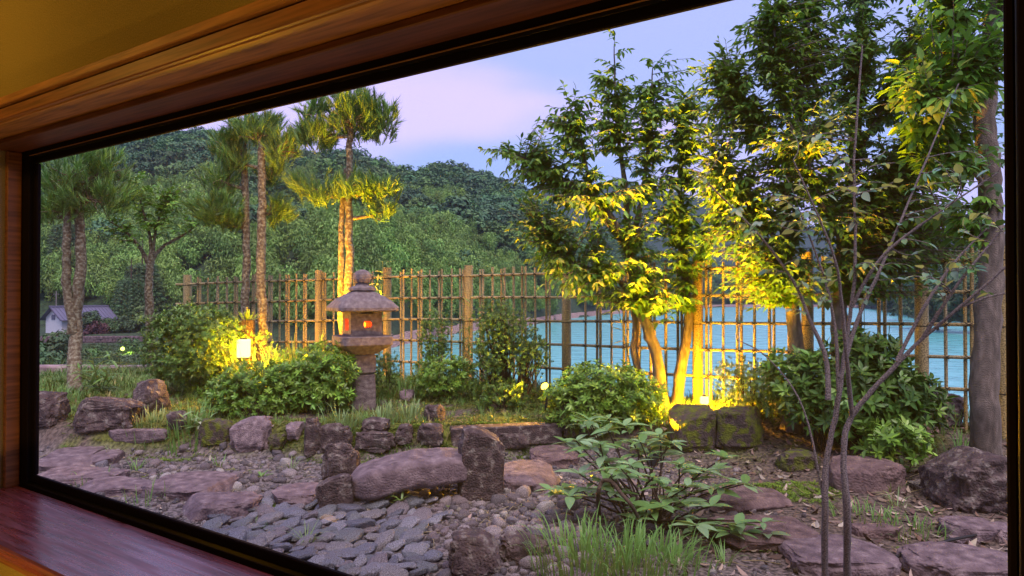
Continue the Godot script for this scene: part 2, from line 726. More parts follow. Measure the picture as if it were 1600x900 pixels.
func grass_clump(label: String, at: Vector3, height: float, spread: float, count: int, w: float, key: String, seed_: int, lean := Vector3.ZERO, category := "grass", called := "grass_clump", group := "grass clumps"):
	var r = RandomNumberGenerator.new()
	r.seed = seed_
	var m = MB.new()
	for k in count:
		var a = r.randf() * TAU
		var d = Vector3(cos(a), 0, sin(a))
		var q = d * pow(r.randf(), 0.6) * spread * 0.55
		q.y = ground(at.x + q.x, -(at.z + q.z)) - at.y - 0.01
		var h = height * r.randf_range(0.45, 1.0)
		var arch = r.randf_range(0.15, 0.75)
		m.blade(q, q + Vector3.UP * h * 0.75 + d * h * arch * 0.25 + lean * h * 0.3, q + Vector3.UP * h * (1.0 - arch * 0.55) + d * h * arch * 0.8 + rv(r) * 0.04 + lean * h, w * r.randf_range(0.7, 1.2), 5)
	var o = obj(called, m.mesh(), mats[key])
	o.position = at
	tag(o, label, category, group)
	return o

# a bamboo sprig or other plant of long narrow leaves on thin culms
func sprig(called: String, label: String, category: String, at: Vector3, culms: Array, leaf_len: float, lw: float, n: int, key: String, seed_: int, group := ""):
	var r = RandomNumberGenerator.new()
	r.seed = seed_
	var o = thing(called, label, category, at, 0.0, group)
	for c in culms:
		var mid = c[0] * 0.5 + rv(r) * 0.03
		var m = MB.new()
		var pts = []
		for j in 7:
			pts.append(curve(Vector3.DOWN * 0.02, mid, c[0], j / 6.0))
		m.tube(pts, radii_for(7, 0.007, 0.003), 6, false)
		obj("culm", m.mesh(), mats["culm_green"], o)
		var lm = leaf_mesh("blade_leaf_%d" % int(lw * 1000), lw, 0.2, 0.28, 5)
		for k in n:
			var t = lerpf(c[1], 1.0, float(k) / n)
			var p = curve(Vector3.DOWN * 0.02, mid, c[0], t)
			var a = k * 2.2 + r.randf()
			var dir = Vector3(cos(a), r.randf_range(-0.1, 1.1), sin(a))
			var l = obj("leaf", lm, mats[key] if k % 3 else mats[key + "_pale"], o)
			l.transform = place(p, dir, Vector3.UP + rv(r) * 0.3, leaf_len * r.randf_range(0.7, 1.15))
	return o

# ---------------------------------------------------------------- materials
func make_materials():
	var grain = noise_tex("grain", [[0.0, g(0.35)], [0.5, g(0.75)], [1.0, g(1.0)]], 0.09, 11, 512, 5, FastNoiseLite.TYPE_SIMPLEX, Vector2.ONE, 1.5)
	var lumps = noise_tex("lumps", [[0.0, g(0.0)], [1.0, g(1.0)]], 0.05, 12, 512, 5)
	var granite = noise_tex("granite", [[0.0, Color(0.46, 0.40, 0.41)], [0.3, Color(0.58, 0.51, 0.53)], [0.5, Color(0.66, 0.59, 0.60)], [0.7, Color(0.74, 0.67, 0.67)], [1.0, Color(0.92, 0.87, 0.85)]], 0.009, 21, 1024, 9, FastNoiseLite.TYPE_SIMPLEX, Vector2.ONE, 1.0)
	var dark_rock = noise_tex("dark_rock", [[0.0, Color(0.25, 0.21, 0.21)], [0.35, Color(0.32, 0.27, 0.28)], [0.55, Color(0.39, 0.33, 0.33)], [0.70, Color(0.46, 0.41, 0.39)], [0.78, Color(0.58, 0.56, 0.52)], [1.0, Color(0.74, 0.73, 0.68)]], 0.009, 22, 1024, 9, FastNoiseLite.TYPE_SIMPLEX, Vector2.ONE, 1.1)
	var speck = noise_tex("speck", [[0.0, g(0.0)], [0.45, g(0.5)], [1.0, g(1.0)]], 0.05, 28, 1024, 6, FastNoiseLite.TYPE_SIMPLEX, Vector2.ONE, 1.3)
	var bark = noise_tex("lichen_bark", [[0.0, Color(0.34, 0.27, 0.21)], [0.35, Color(0.46, 0.39, 0.31)], [0.55, Color(0.55, 0.50, 0.42)], [0.68, Color(0.66, 0.64, 0.55)], [1.0, Color(0.78, 0.79, 0.70)]], 0.022, 23, 1024, 7, FastNoiseLite.TYPE_SIMPLEX, Vector2.ONE, 1.2)
	var plain_bark = noise_tex("plain_bark", [[0.0, g(0.55)], [0.5, g(0.75)], [1.0, g(1.0)]], 0.02, 25, 512, 6, FastNoiseLite.TYPE_SIMPLEX, Vector2(1.0, 0.3), 1.0)
	var soil = noise_tex("soil", [[0.0, g(0.42)], [0.4, g(0.72)], [0.7, g(0.9)], [1.0, g(1.0)]], 0.03, 24, 1024, 6, FastNoiseLite.TYPE_SIMPLEX, Vector2.ONE, 1.5)
	mats["ground"] = mat("ground", Color.WHITE, 0.95, soil, 0.7, lumps, 1.2)
	mats["ground"].vertex_color_use_as_albedo = true
	mat("far_ground", lin(0.045, 0.09, 0.035), 1.0, soil, 0.05)
	mat("granite", lin(0.49, 0.50, 0.50), 0.9, granite, 1.5, speck, 0.5)
	mat("granite_step", lin(0.40, 0.37, 0.405), 0.85, granite, 0.9, speck, 0.5)
	mat("granite_brown", lin(0.36, 0.30, 0.295), 0.9, granite, 0.8, speck, 0.6)
	mat("rock_dark", lin(0.70, 0.66, 0.69), 0.85, dark_rock, 0.9, speck, 0.8)
	mat("rock_pale", lin(0.60, 0.57, 0.61), 0.85, granite, 1.3, speck, 1.0)
	var mossy = noise_tex("mossy_rock", [[0.0, Color(0.22, 0.19, 0.19)], [0.48, Color(0.36, 0.31, 0.31)], [0.56, Color(0.32, 0.34, 0.14)], [1.0, Color(0.42, 0.47, 0.12)]], 0.016, 27, 512, 5, FastNoiseLite.TYPE_SIMPLEX, Vector2.ONE, 1.5)
	mat("rock_mossy", lin(0.9, 0.9, 0.9), 0.95, mossy, 1.0, grain, 1.0)
	for k in 6:
		mat("slate_%d" % k, [lin(0.29, 0.30, 0.37), lin(0.20, 0.21, 0.27), lin(0.40, 0.40, 0.46), lin(0.32, 0.28, 0.31), lin(0.25, 0.27, 0.30), lin(0.36, 0.34, 0.36)][k], 0.45, grain, 2.2, speck, 0.4)
	for k in 6:
		mat("cobble_%d" % k, [lin(0.30, 0.24, 0.26), lin(0.22, 0.18, 0.20), lin(0.44, 0.38, 0.39), lin(0.17, 0.15, 0.17), lin(0.60, 0.56, 0.54), lin(0.27, 0.25, 0.29)][k], 0.75, grain, 2.6, grain, 0.3)
	mat("pebble", Color.WHITE, 0.8, grain, 3.0)
	mats["pebble"].vertex_color_use_as_albedo = true
	mat("bark_lichen", lin(0.66, 0.65, 0.62), 0.9, bark, 0.8, lumps, 0.8)
	mat("bark_smooth", lin(0.34, 0.28, 0.235), 0.85, plain_bark, 1.5, speck, 0.8)
	mat("bark_brown", lin(0.13, 0.085, 0.06), 0.85, grain, 1.5, grain, 0.4)
	mat("bark_grey", lin(0.30, 0.25, 0.26), 0.8, grain, 2.0, grain, 0.3)
	mat("stump", lin(0.40, 0.28, 0.16), 0.9, bark, 1.5, lumps, 1.0)
	for k in 4:
		mat("bamboo_%d" % k, [lin(0.74, 0.57, 0.25), lin(0.80, 0.63, 0.30), lin(0.66, 0.49, 0.20), lin(0.74, 0.60, 0.32)][k], 0.5, grain, 1.3)
	mat("cord", lin(0.018, 0.015, 0.015), 0.9)
	mat("culm_green", lin(0.16, 0.20, 0.05), 0.5)
	leafmat("bamboo_leaf", lin(0.13, 0.24, 0.05), 0.4, 0.6, false)
	leafmat("bamboo_leaf_pale", lin(0.22, 0.32, 0.07), 0.4, 0.6, false)
	leafmat("lily", lin(0.11, 0.26, 0.05), 0.4, 0.5, false)
	leafmat("lily_pale", lin(0.17, 0.34, 0.07), 0.4, 0.5, false)
	leafmat("white_leaf", lin(0.20, 0.34, 0.14), 0.45, 0.5, false)
	leafmat("white_leaf_pale", lin(0.55, 0.62, 0.42), 0.45, 0.5, false)
	leafmat("blade_green", lin(0.12, 0.29, 0.06), 0.5, 0.5, false)
	leafmat("blade_blue", lin(0.17, 0.29, 0.11), 0.5, 0.5, false)
	leafmat("blade_dry", lin(0.34, 0.28, 0.14), 0.7, 0.3, false)
	var wood = noise_tex("wood", [[0.0, g(0.68)], [0.5, g(0.88)], [1.0, g(1.0)]], 0.05, 31, 1024, 6, FastNoiseLite.TYPE_SIMPLEX_SMOOTH, Vector2(0.05, 1.0), 1.3)
	var worn = noise_tex("worn_gloss", [[0.0, g(0.24)], [0.5, g(0.29)], [0.62, g(0.38)], [1.0, g(0.5)]], 0.03, 33, 1024, 6, FastNoiseLite.TYPE_SIMPLEX_SMOOTH, Vector2(0.07, 1.0), 1.5)
	var lines = noise_tex("wood_lines", [[0.0, g(0.0)], [1.0, g(1.0)]], 0.06, 34, 512, 4, FastNoiseLite.TYPE_SIMPLEX_SMOOTH, Vector2(0.06, 1.0), 2.0)
	mat("wood_orange", lin(0.52, 0.26, 0.08), 0.55, wood, 1.0)
	mat("wood_brown", lin(0.32, 0.135, 0.05), 0.5, wood, 1.0)
	mat("wood_dark", lin(0.20, 0.075, 0.035), 0.5, wood, 1.0)
	var lq = mat("lacquer", lin(0.30, 0.075, 0.085), 1.0, wood, 1.0, lines, 0.05)
	lq.roughness_texture = worn
	lq.roughness = 1.0
	lq.metallic_specular = 0.9
	lq.clearcoat_enabled = true
	lq.clearcoat = 0.25
	lq.clearcoat_roughness = 0.15
	lq.uv1_world_triplanar = false
	for k in ["wood_orange", "wood_brown", "wood_dark"]:
		mats[k].uv1_world_triplanar = false
	mat("frame_black", lin(0.012, 0.010, 0.014), 0.55)
	mats["frame_black"].metallic_specular = 0.1
	mats["frame_black"].metallic = 0.0
	mat("plaster_olive", lin(0.44, 0.38, 0.13), 0.95, noise_tex("plaster", [[0.0, g(0.72)], [1.0, g(1.0)]], 0.15, 41, 512, 3), 2.5, grain, 0.25)
	mat("plaster_grey", lin(0.34, 0.31, 0.30), 0.95, tex["plaster"], 2.5)
	mat("room_floor", lin(0.30, 0.20, 0.10), 0.6, wood, 1.0)
	mat("metal_dark", lin(0.03, 0.03, 0.03), 0.45)
	mats["metal_dark"].metallic = 0.6
	mat("concrete", lin(0.40, 0.36, 0.35), 0.9, grain, 0.8)
	mat("bank_stone", lin(0.80, 0.72, 0.70), 0.9, granite, 0.35)
	mat("wall_stone", lin(0.34, 0.30, 0.33), 0.9, granite, 0.3)
	mat("white_wall", lin(0.62, 0.62, 0.66), 0.9)
	mat("roof_blue", lin(0.12, 0.12, 0.19), 0.5)
	mat("window_dark", lin(0.04, 0.045, 0.06), 0.2)
	mat("road", lin(0.22, 0.23, 0.26), 0.9, grain, 0.2)

# ---------------------------------------------------------------- the room
func local_box(called: String, u0: float, u1: float, h0: float, h1: float, d0: float, d1: float, material, parent, bev := 0.003):
	return obj(called, boxmesh(Vector3(u0, h0, -d1), Vector3(u1, h1, -d0), bev), material, parent)

func room_piece(called: String, u0: float, u1: float, h0: float, h1: float, d0: float, d1: float, material, bev := 0.003):
	var o = struct(called, boxmesh(Vector3(u0, h0, -d1), Vector3(u1, h1, -d0), bev), material)
	o.position = Vector3(0, EYE, 0)
	o.rotation.y = TURN
	return o

func build_room():
	var olive = mats["plaster_olive"]
	room_piece("wall_above_window", -3.345, 2.2, 0.703, 1.35, 1.045, 1.40, olive)
	room_piece("wall_below_window", -3.345, 2.2, -1.16, -0.842, 1.0, 1.42, olive)
	room_piece("wall_beside_window", 0.13, 2.2, -0.84, 0.70, 1.20, 1.42, olive)
	room_piece("wall_side", -3.50, -3.347, -1.30, 1.50, -3.2, 1.33, mats["plaster_grey"])
	room_piece("wall_opposite", -3.345, 2.2, -1.16, 1.35, -3.2, -3.0, olive)
	room_piece("wall_other_side", 2.202, 2.35, -1.30, 1.50, -3.2, 1.42, olive)
	room_piece("ceiling", -3.345, 2.2, 1.352, 1.50, -3.2, 1.42, mats["wood_brown"])
	room_piece("floor", -3.345, 2.2, -1.30, -1.162, -3.2, 1.42, mats["room_floor"])
	var w = thing("picture_window", "wide picture window in a black frame with brown wooden lining", "window", Vector3(0, EYE, 0), TURN)
	# the wooden lining
	local_box("head_casing", -3.343, 2.19, 0.672, 0.701, 1.012, 1.043, mats["wood_orange"], w)
	local_box("head_casing", -3.343, 2.19, 0.628, 0.669, 1.026, 1.043, mats["wood_brown"], w)
	local_box("head_lining", -3.343, 0.128, 0.627, 0.668, 1.0445, 1.268, mats["wood_orange"], w)
	local_box("head_lining", -3.343, 0.128, 0.606, 0.626, 1.15, 1.268, mats["wood_dark"], w)
	local_box("jamb", -3.343, -3.318, -0.80, 0.604, 1.215, 1.268, mats["wood_brown"], w)
	local_box("jamb", 0.085, 0.128, -0.80, 0.604, 1.10, 1.268, mats["wood_brown"], w)
	# the black frame, in steps
	var fb = mats["frame_black"]
	local_box("frame", -3.343, 0.128, 0.585, 0.626, 1.270, 1.33, fb, w, 0.002)
	local_box("frame", -3.343, 0.128, -0.86, -0.785, 1.270, 1.33, fb, w, 0.002)
	local_box("frame", -3.343, -3.255, -0.783, 0.583, 1.270, 1.303, fb, w, 0.002)
	local_box("frame", 0.072, 0.128, -0.783, 0.583, 1.270, 1.36, fb, w, 0.002)
	local_box("glazing_bead", -3.253, 0.069, 0.556, 0.583, 1.285, 1.302, fb, w, 0.004)
	local_box("glazing_bead", -3.253, 0.069, -0.783, -0.748, 1.285, 1.302, fb, w, 0.004)
	local_box("glazing_bead", -3.253, -3.222, -0.746, 0.554, 1.285, 1.302, fb, w, 0.004)
	local_box("glazing_bead", 0.056, 0.070, -0.746, 0.554, 1.285, 1.302, fb, w, 0.004)
	local_box("gilt_strip", -3.25, 0.058, 0.5835, 0.5865, 1.2665, 1.2695, mats["wood_orange"], w, 0.001)
	var glass = StandardMaterial3D.new()
	glass.transparency = BaseMaterial3D.TRANSPARENCY_ALPHA
	glass.albedo_color = Color(0.9, 0.95, 0.95, 0.03)
	glass.roughness = 0.02
	glass.metallic_specular = 0.35
	var pm = MB.new()
	pm.quad(Vector3(-3.253, -0.78, -1.305), Vector3(0.06, -0.78, -1.305), Vector3(0.06, 0.58, -1.305), Vector3(-3.253, 0.58, -1.305), Vector3.BACK)
	obj("pane", pm.mesh(), glass, w)
	# the sill
	local_box("sill", -3.343, 0.128, -0.84, -0.80, 0.928, 1.268, mats["lacquer"], w, 0.006)
	local_box("sill_apron", -3.343, 0.128, -0.875, -0.8415, 0.952, 0.998, mats["wood_brown"], w)
	# the room's own lamps
	var spots = [[-2.95, 1.02, 0.25, 0.13], [-0.75, 1.08, 0.25, 0.15], [-2.5, -1.08, 0.40, 0.11], [-0.7, -1.08, 0.40, 0.19]]
	for k in 4:
		var q = spots[k]
		var at = Vector3(0, EYE, 0) + Basis(Vector3.UP, TURN) * Vector3(q[0], q[1], -q[2])
		var l = thing("pendant_lamp" if k < 2 else "floor_lamp", ["small globe pendant lamp near the side wall of the room", "small globe pendant lamp over the middle of the sill", "small globe floor lamp under the left half of the sill", "small globe floor lamp under the right half of the sill"][k], "lamp", at, TURN, "lamps in the room")
		var s = SphereMesh.new()
		s.radius = 0.05
		s.height = 0.1
		obj("globe", s, glowmat("warm_globe", Color(1.0, 0.72, 0.3), 2.0), l)
		var m = MB.new()
		if k < 2:
			m.tube([Vector3(0, 0.052, 0), Vector3(0, 1.35 - q[1], 0)], [0.006, 0.006], 8)
		else:
			m.tube([Vector3(0, -0.052, 0), Vector3(0, -0.1, 0)], [0.03, 0.05], 16)
		obj("cord" if k < 2 else "foot", m.mesh(), mats["metal_dark"], l)
		var om = OmniLight3D.new()
		om.light_color = Color(1.0, 0.74, 0.32)
		om.light_energy = q[3]
		om.light_size = 0.05
		om.omni_range = 12.0
		om.omni_attenuation = 2.0
		om.shadow_enabled = true
		l.add_child(om)

# ---------------------------------------------------------------- garden ground
func ground_color(x: float, d: float) -> Color:
	var b = bank(x, d)
	var n1 = gnoise.get_noise_2d(x * 70.0 + 300.0, d * 70.0)
	var n2 = gnoise.get_noise_2d(x * 220.0, d * 220.0 + 900.0)
	var moss = Color(0.17, 0.20, 0.03)
	var soil = Color(0.18, 0.135, 0.115)
	var gravel = Color(0.235, 0.20, 0.20)
	var m = smoothstep(-0.15, 0.2, n1 + n2 * 0.6 + 0.24 - smoothstep(1.6, 3.0, x) * 0.35 - smoothstep(1.2, 2.5, d - table(x, EDGE)) * 0.15)
	var up = soil.lerp(moss, m)
	var low = gravel.lerp(soil, smoothstep(0.5, 2.2, x))
	return low.lerp(up, smoothstep(0.1, 0.45, b + n2 * 0.2))

func build_ground():
	gnoise.seed = 5
	gnoise.frequency = 0.01
	gnoise.fractal_octaves = 3
	var m = MB.new()
	var nx = 200
	var nd = 150
	for j in nd:
		var d = 1.9 + 12.6 * pow(float(j) / (nd - 1), 1.25)
		for k in nx:
			var x = lerpf(-9.5, 9.0, float(k) / (nx - 1))
			m.vert(on(x, d), Vector3.UP)
			m.c.append(ground_color(x, d))
	for j in nd - 1:
		for k in nx - 1:
			var a = j * nx + k
			m.face(a, a + 1, a + nx + 1)
			m.face(a, a + nx + 1, a + nx)
	struct("garden_ground", m.mesh(true), mats["ground"])

# ---------------------------------------------------------------- far land, water, hills
const SHORE := [[-500.0, 115.0], [200.0, 100.0], [320.0, 85.0], [560.0, 72.0], [610.0, 78.0], [720.0, 110.0], [830.0, 139.0], [1000.0, 250.0], [1130.0, 360.0], [1250.0, 380.0], [1350.0, 330.0], [1430.0, 180.0], [1600.0, 120.0], [2300.0, 100.0]]
const RIDGE_R := [[-500.0, 330.0], [200.0, 330.0], [450.0, 300.0], [640.0, 300.0], [760.0, 290.0], [830.0, 300.0], [900.0, 370.0], [1000.0, 480.0], [1220.0, 600.0], [1350.0, 520.0], [1450.0, 330.0], [2300.0, 300.0]]
const RIDGE_H := [[-500.0, 235.0], [200.0, 232.0], [330.0, 238.0], [450.0, 205.0], [540.0, 200.0], [640.0, 168.0], [690.0, 184.0], [760.0, 170.0], [830.0, 138.0], [900.0, 96.0], [1000.0, 70.0], [1110.0, 40.0], [1220.0, 20.0], [1350.0, 24.0], [1450.0, 48.0], [1600.0, 62.0], [2300.0, 80.0]]

func far_height(col: float, r: float) -> float:
	var s = table(col, SHORE)
	var R = table(col, RIDGE_R)
	var top = EYE + table(col, RIDGE_H) / F * R
	var flat = lerpf(-4.0, -6.2, smoothstep(540.0, 590.0, col))
	if col < 235.0:
		flat = lerpf(flat, -3.15, smoothstep(78.2, 78.8, r))
	if r < s:
		return flat
	var w = clampf((r - s) / (R - s), 0, 1)
	var x = (col - 800.0) / F * r
	var y = lerpf(-4.4 if col > 560 else flat, top, pow(w, 0.85))
	y += gnoise.get_noise_2d(x * 1.3, r * 1.3) * 14.0 * w * (1.0 - w) * 2.0
	if r > R:
		y -= (r - R) * 0.15
	return y

func build_far():
	var m = MB.new()
	var nc = 180
	var nr = 110
	for j in nr:
		var r = 14.0 * pow(760.0 / 14.0, float(j) / (nr - 1))
		for k in nc:
			var col = lerpf(-800.0, 2500.0, float(k) / (nc - 1))
			m.vert(Vector3((col - 800.0) / F * r, far_height(col, r), -r), Vector3.UP)
	for j in nr - 1:
		for k in nc - 1:
			var a = j * nc + k
			m.face(a, a + 1, a + nc + 1)
			m.face(a, a + nc + 1, a + nc)
	struct("hillside", m.mesh(true), mats["far_ground"])
	# the blue mountain far behind
	var b = MB.new()
	for j in 3:
		for k in 60:
			var col = 500.0 + 1500.0 * k / 59.0
			var hgt = table(col, [[500.0, 60.0], [760.0, 130.0], [880.0, 170.0], [960.0, 180.0], [1060.0, 160.0], [1200.0, 120.0], [1500.0, 90.0], [2000.0, 70.0]])
			var r = [780.0, 1000.0, 1200.0][j]
			var y = [-5.0, EYE + hgt / F * 1000.0 + gnoise.get_noise_1d(col * 6.0) * 12.0, -5.0][j]
			b.vert(Vector3((col - 800.0) / F * r, y, -r), Vector3.UP)
	for j in 2:
		for k in 59:
			var a = j * 60 + k
			b.face(a, a + 1, a + 61)
			b.face(a, a + 61, a + 60)
	struct("mountain", b.mesh(true), mats["far_ground"])
	# the river
	var wm = StandardMaterial3D.new()
	wm.albedo_color = lin(0.18, 0.60, 0.60)
	wm.roughness = 0.2
	wm.albedo_texture = noise_tex("river_silt", [[0.0, Color(0.80, 0.86, 0.86)], [0.5, Color(0.92, 0.94, 0.94)], [1.0, Color(1, 1, 1)]], 0.015, 51, 512, 5, FastNoiseLite.TYPE_SIMPLEX_SMOOTH, Vector2(1.0, 0.3), 1.6)
	wm.normal_enabled = true
	var wn = FastNoiseLite.new()
	wn.seed = 9
	wn.frequency = 0.02
	var wi = wn.get_seamless_image(512, 512)
	wi.convert(Image.FORMAT_RGBA8)
	wi.bump_map_to_normal_map(3.0)
	wm.normal_texture = ImageTexture.create_from_image(wi)
	wm.normal_scale = 1.0
	wm.uv1_triplanar = true
	wm.uv1_world_triplanar = true
	wm.uv1_scale = Vector3(0.04, 0.04, 0.2)
	var q = MB.new()
	q.quad(Vector3(-60, -4.55, -13), Vector3(420, -4.55, -13), Vector3(420, -4.55, -480), Vector3(-60, -4.55, -480), Vector3.UP)
	struct("river", q.mesh(), wm)
	# the pale stone bank along the far shore
	var sb = MB.new()
	var prev = null
	for k in 90:
		var col = 560.0 + k * 9.0
		var r = table(col, SHORE) - 0.5
		var a = Vector3((col - 800.0) / F * r, 0, -r)
		if prev != null:
			var inn = Vector3(0, 0, -2.2)
			var h0 = -3.3 + gnoise.get_noise_1d(col * 20.0) * 0.25
			sb.quad(prev + Vector3(0, -6, 0), a + Vector3(0, -6, 0), a + Vector3(0, h0, -1), prev + Vector3(0, h0, -1), Vector3(0, 0.4, 1).normalized())
			sb.quad(prev + Vector3(0, h0, -1), a + Vector3(0, h0, -1), a + Vector3(0, h0 + 0.1, 0) + inn * 2, prev + Vector3(0, h0 + 0.1, 0) + inn * 2, Vector3.UP)
		prev = a
	struct("riverbank", sb.mesh(), mats["bank_stone"])

func crown_mesh(key: String, clumps: int, per: int, leaf: float, seed_: int, plume := false) -> ArrayMesh:
	var r = RandomNumberGenerator.new()
	r.seed = seed_
	var m = MB.new()
	for k in clumps:
		var c = in_ball(r, 0.4) * Vector3(0.75, 0.6, 0.75) + Vector3.UP * 0.1
		if plume:
			c = in_ball(r, 0.5) * Vector3(0.6, 0.75, 0.6)
		var cr = r.randf_range(0.28, 0.45)
		for j in per:
			var q = in_ball(r, 0.25)
			if q.y < -0.3 and not plume:
				q.y = -q.y
			var p = c + q * cr * Vector3(1, 0.8, 1)
			var nn = (q + rv(r) * 0.7 + Vector3.UP * 0.3).normalized()
			var u = nn.cross(rv(r)).normalized()
			if plume:
				u = (q * Vector3(1, 0.3, 1) + Vector3.DOWN * 0.5 + rv(r) * 0.5).normalized()
			var w = nn.cross(u).normalized()
			var s = leaf * r.randf_range(0.6, 1.2)
			var a = p - u * s
			var b = p + u * s
			var e = p + w * s * (0.35 if plume else 0.6) + nn * s * 0.25
			var f = p - w * s * (0.35 if plume else 0.6) + nn * s * 0.25
			m.tri(a, e, b, nn)
			m.tri(a, b, f, nn)
	return m.mesh()

func build_forest():
	var r = RandomNumberGenerator.new()
	r.seed = 77
	var broad = [crown_mesh("b0", 11, 60, 0.09, 1), crown_mesh("b1", 9, 66, 0.10, 2), crown_mesh("b2", 14, 50, 0.085, 3)]
	var plume = [crown_mesh("p0", 7, 110, 0.09, 4, true), crown_mesh("p1", 8, 100, 0.085, 5, true)]
	var pb = [[], [], []]
	var cb = [[], [], []]
	var pp = [[], []]
	var cp = [[], []]
	for k in 8500:
		var col = r.randf_range(-260.0, 1900.0)
		var s = table(col, SHORE) + 3.0
		var R = table(col, RIDGE_R) + 12.0
		var w = pow(r.randf(), 1.05)
		var rr = lerpf(s, R, w)
		if col > 60.0 and col < 200.0 and rr < 99.0:
			continue
		var p = Vector3((col - 800.0) / F * rr, far_height(col, rr), -rr)
		var zone = w + gnoise.get_noise_2d(p.x * 2.2, p.z * 2.2) * 0.7
		var warm = gnoise.get_noise_2d(p.x * 5.0 + 100.0, p.z * 5.0)
		if zone < 0.36 and col < 900.0:
			var size = r.randf_range(1.9, 3.2)
			var b = Basis(Vector3.UP, r.randf() * TAU).scaled(Vector3(size, size * r.randf_range(1.1, 1.6), size))
			var i = r.randi() % 2
			pp[i].append(Transform3D(b, p + Vector3.UP * r.randf_range(1.5, 3.5)))
			cp[i].append(tone(r, Color(0.20, 0.36, 0.075), 0.35, 0.12))
		else:
			var size = lerpf(2.2, 7.2, pow(r.randf(), 1.6)) * lerpf(0.8, 1.15, w)
			var b = Basis(Vector3.UP, r.randf() * TAU).scaled(Vector3(size, size * r.randf_range(0.75, 1.05), size))
			var i = r.randi() % 3
			pb[i].append(Transform3D(b, p + Vector3.UP * r.randf_range(0.8, 4.2)))
			cb[i].append(tone(r, Color(0.06, 0.15, 0.065).lerp(Color(0.10, 0.21, 0.045), clampf(warm * 2.0 + 0.3, 0, 1)), 0.45, 0.15))
	var fm = leafmat("forest_leaf", Color.WHITE, 0.7, 0.3)
	var f = thing("hillside_forest", "dense dark green wood and pale bamboo covering the hillside across the river", "forest")
	f.set_meta("kind", "stuff")
	for i in 3:
		copies("broadleaf_crowns", broad[i], fm, pb[i], cb[i], f)
	for i in 2:
		copies("bamboo_crowns", plume[i], fm, pp[i], cp[i], f)

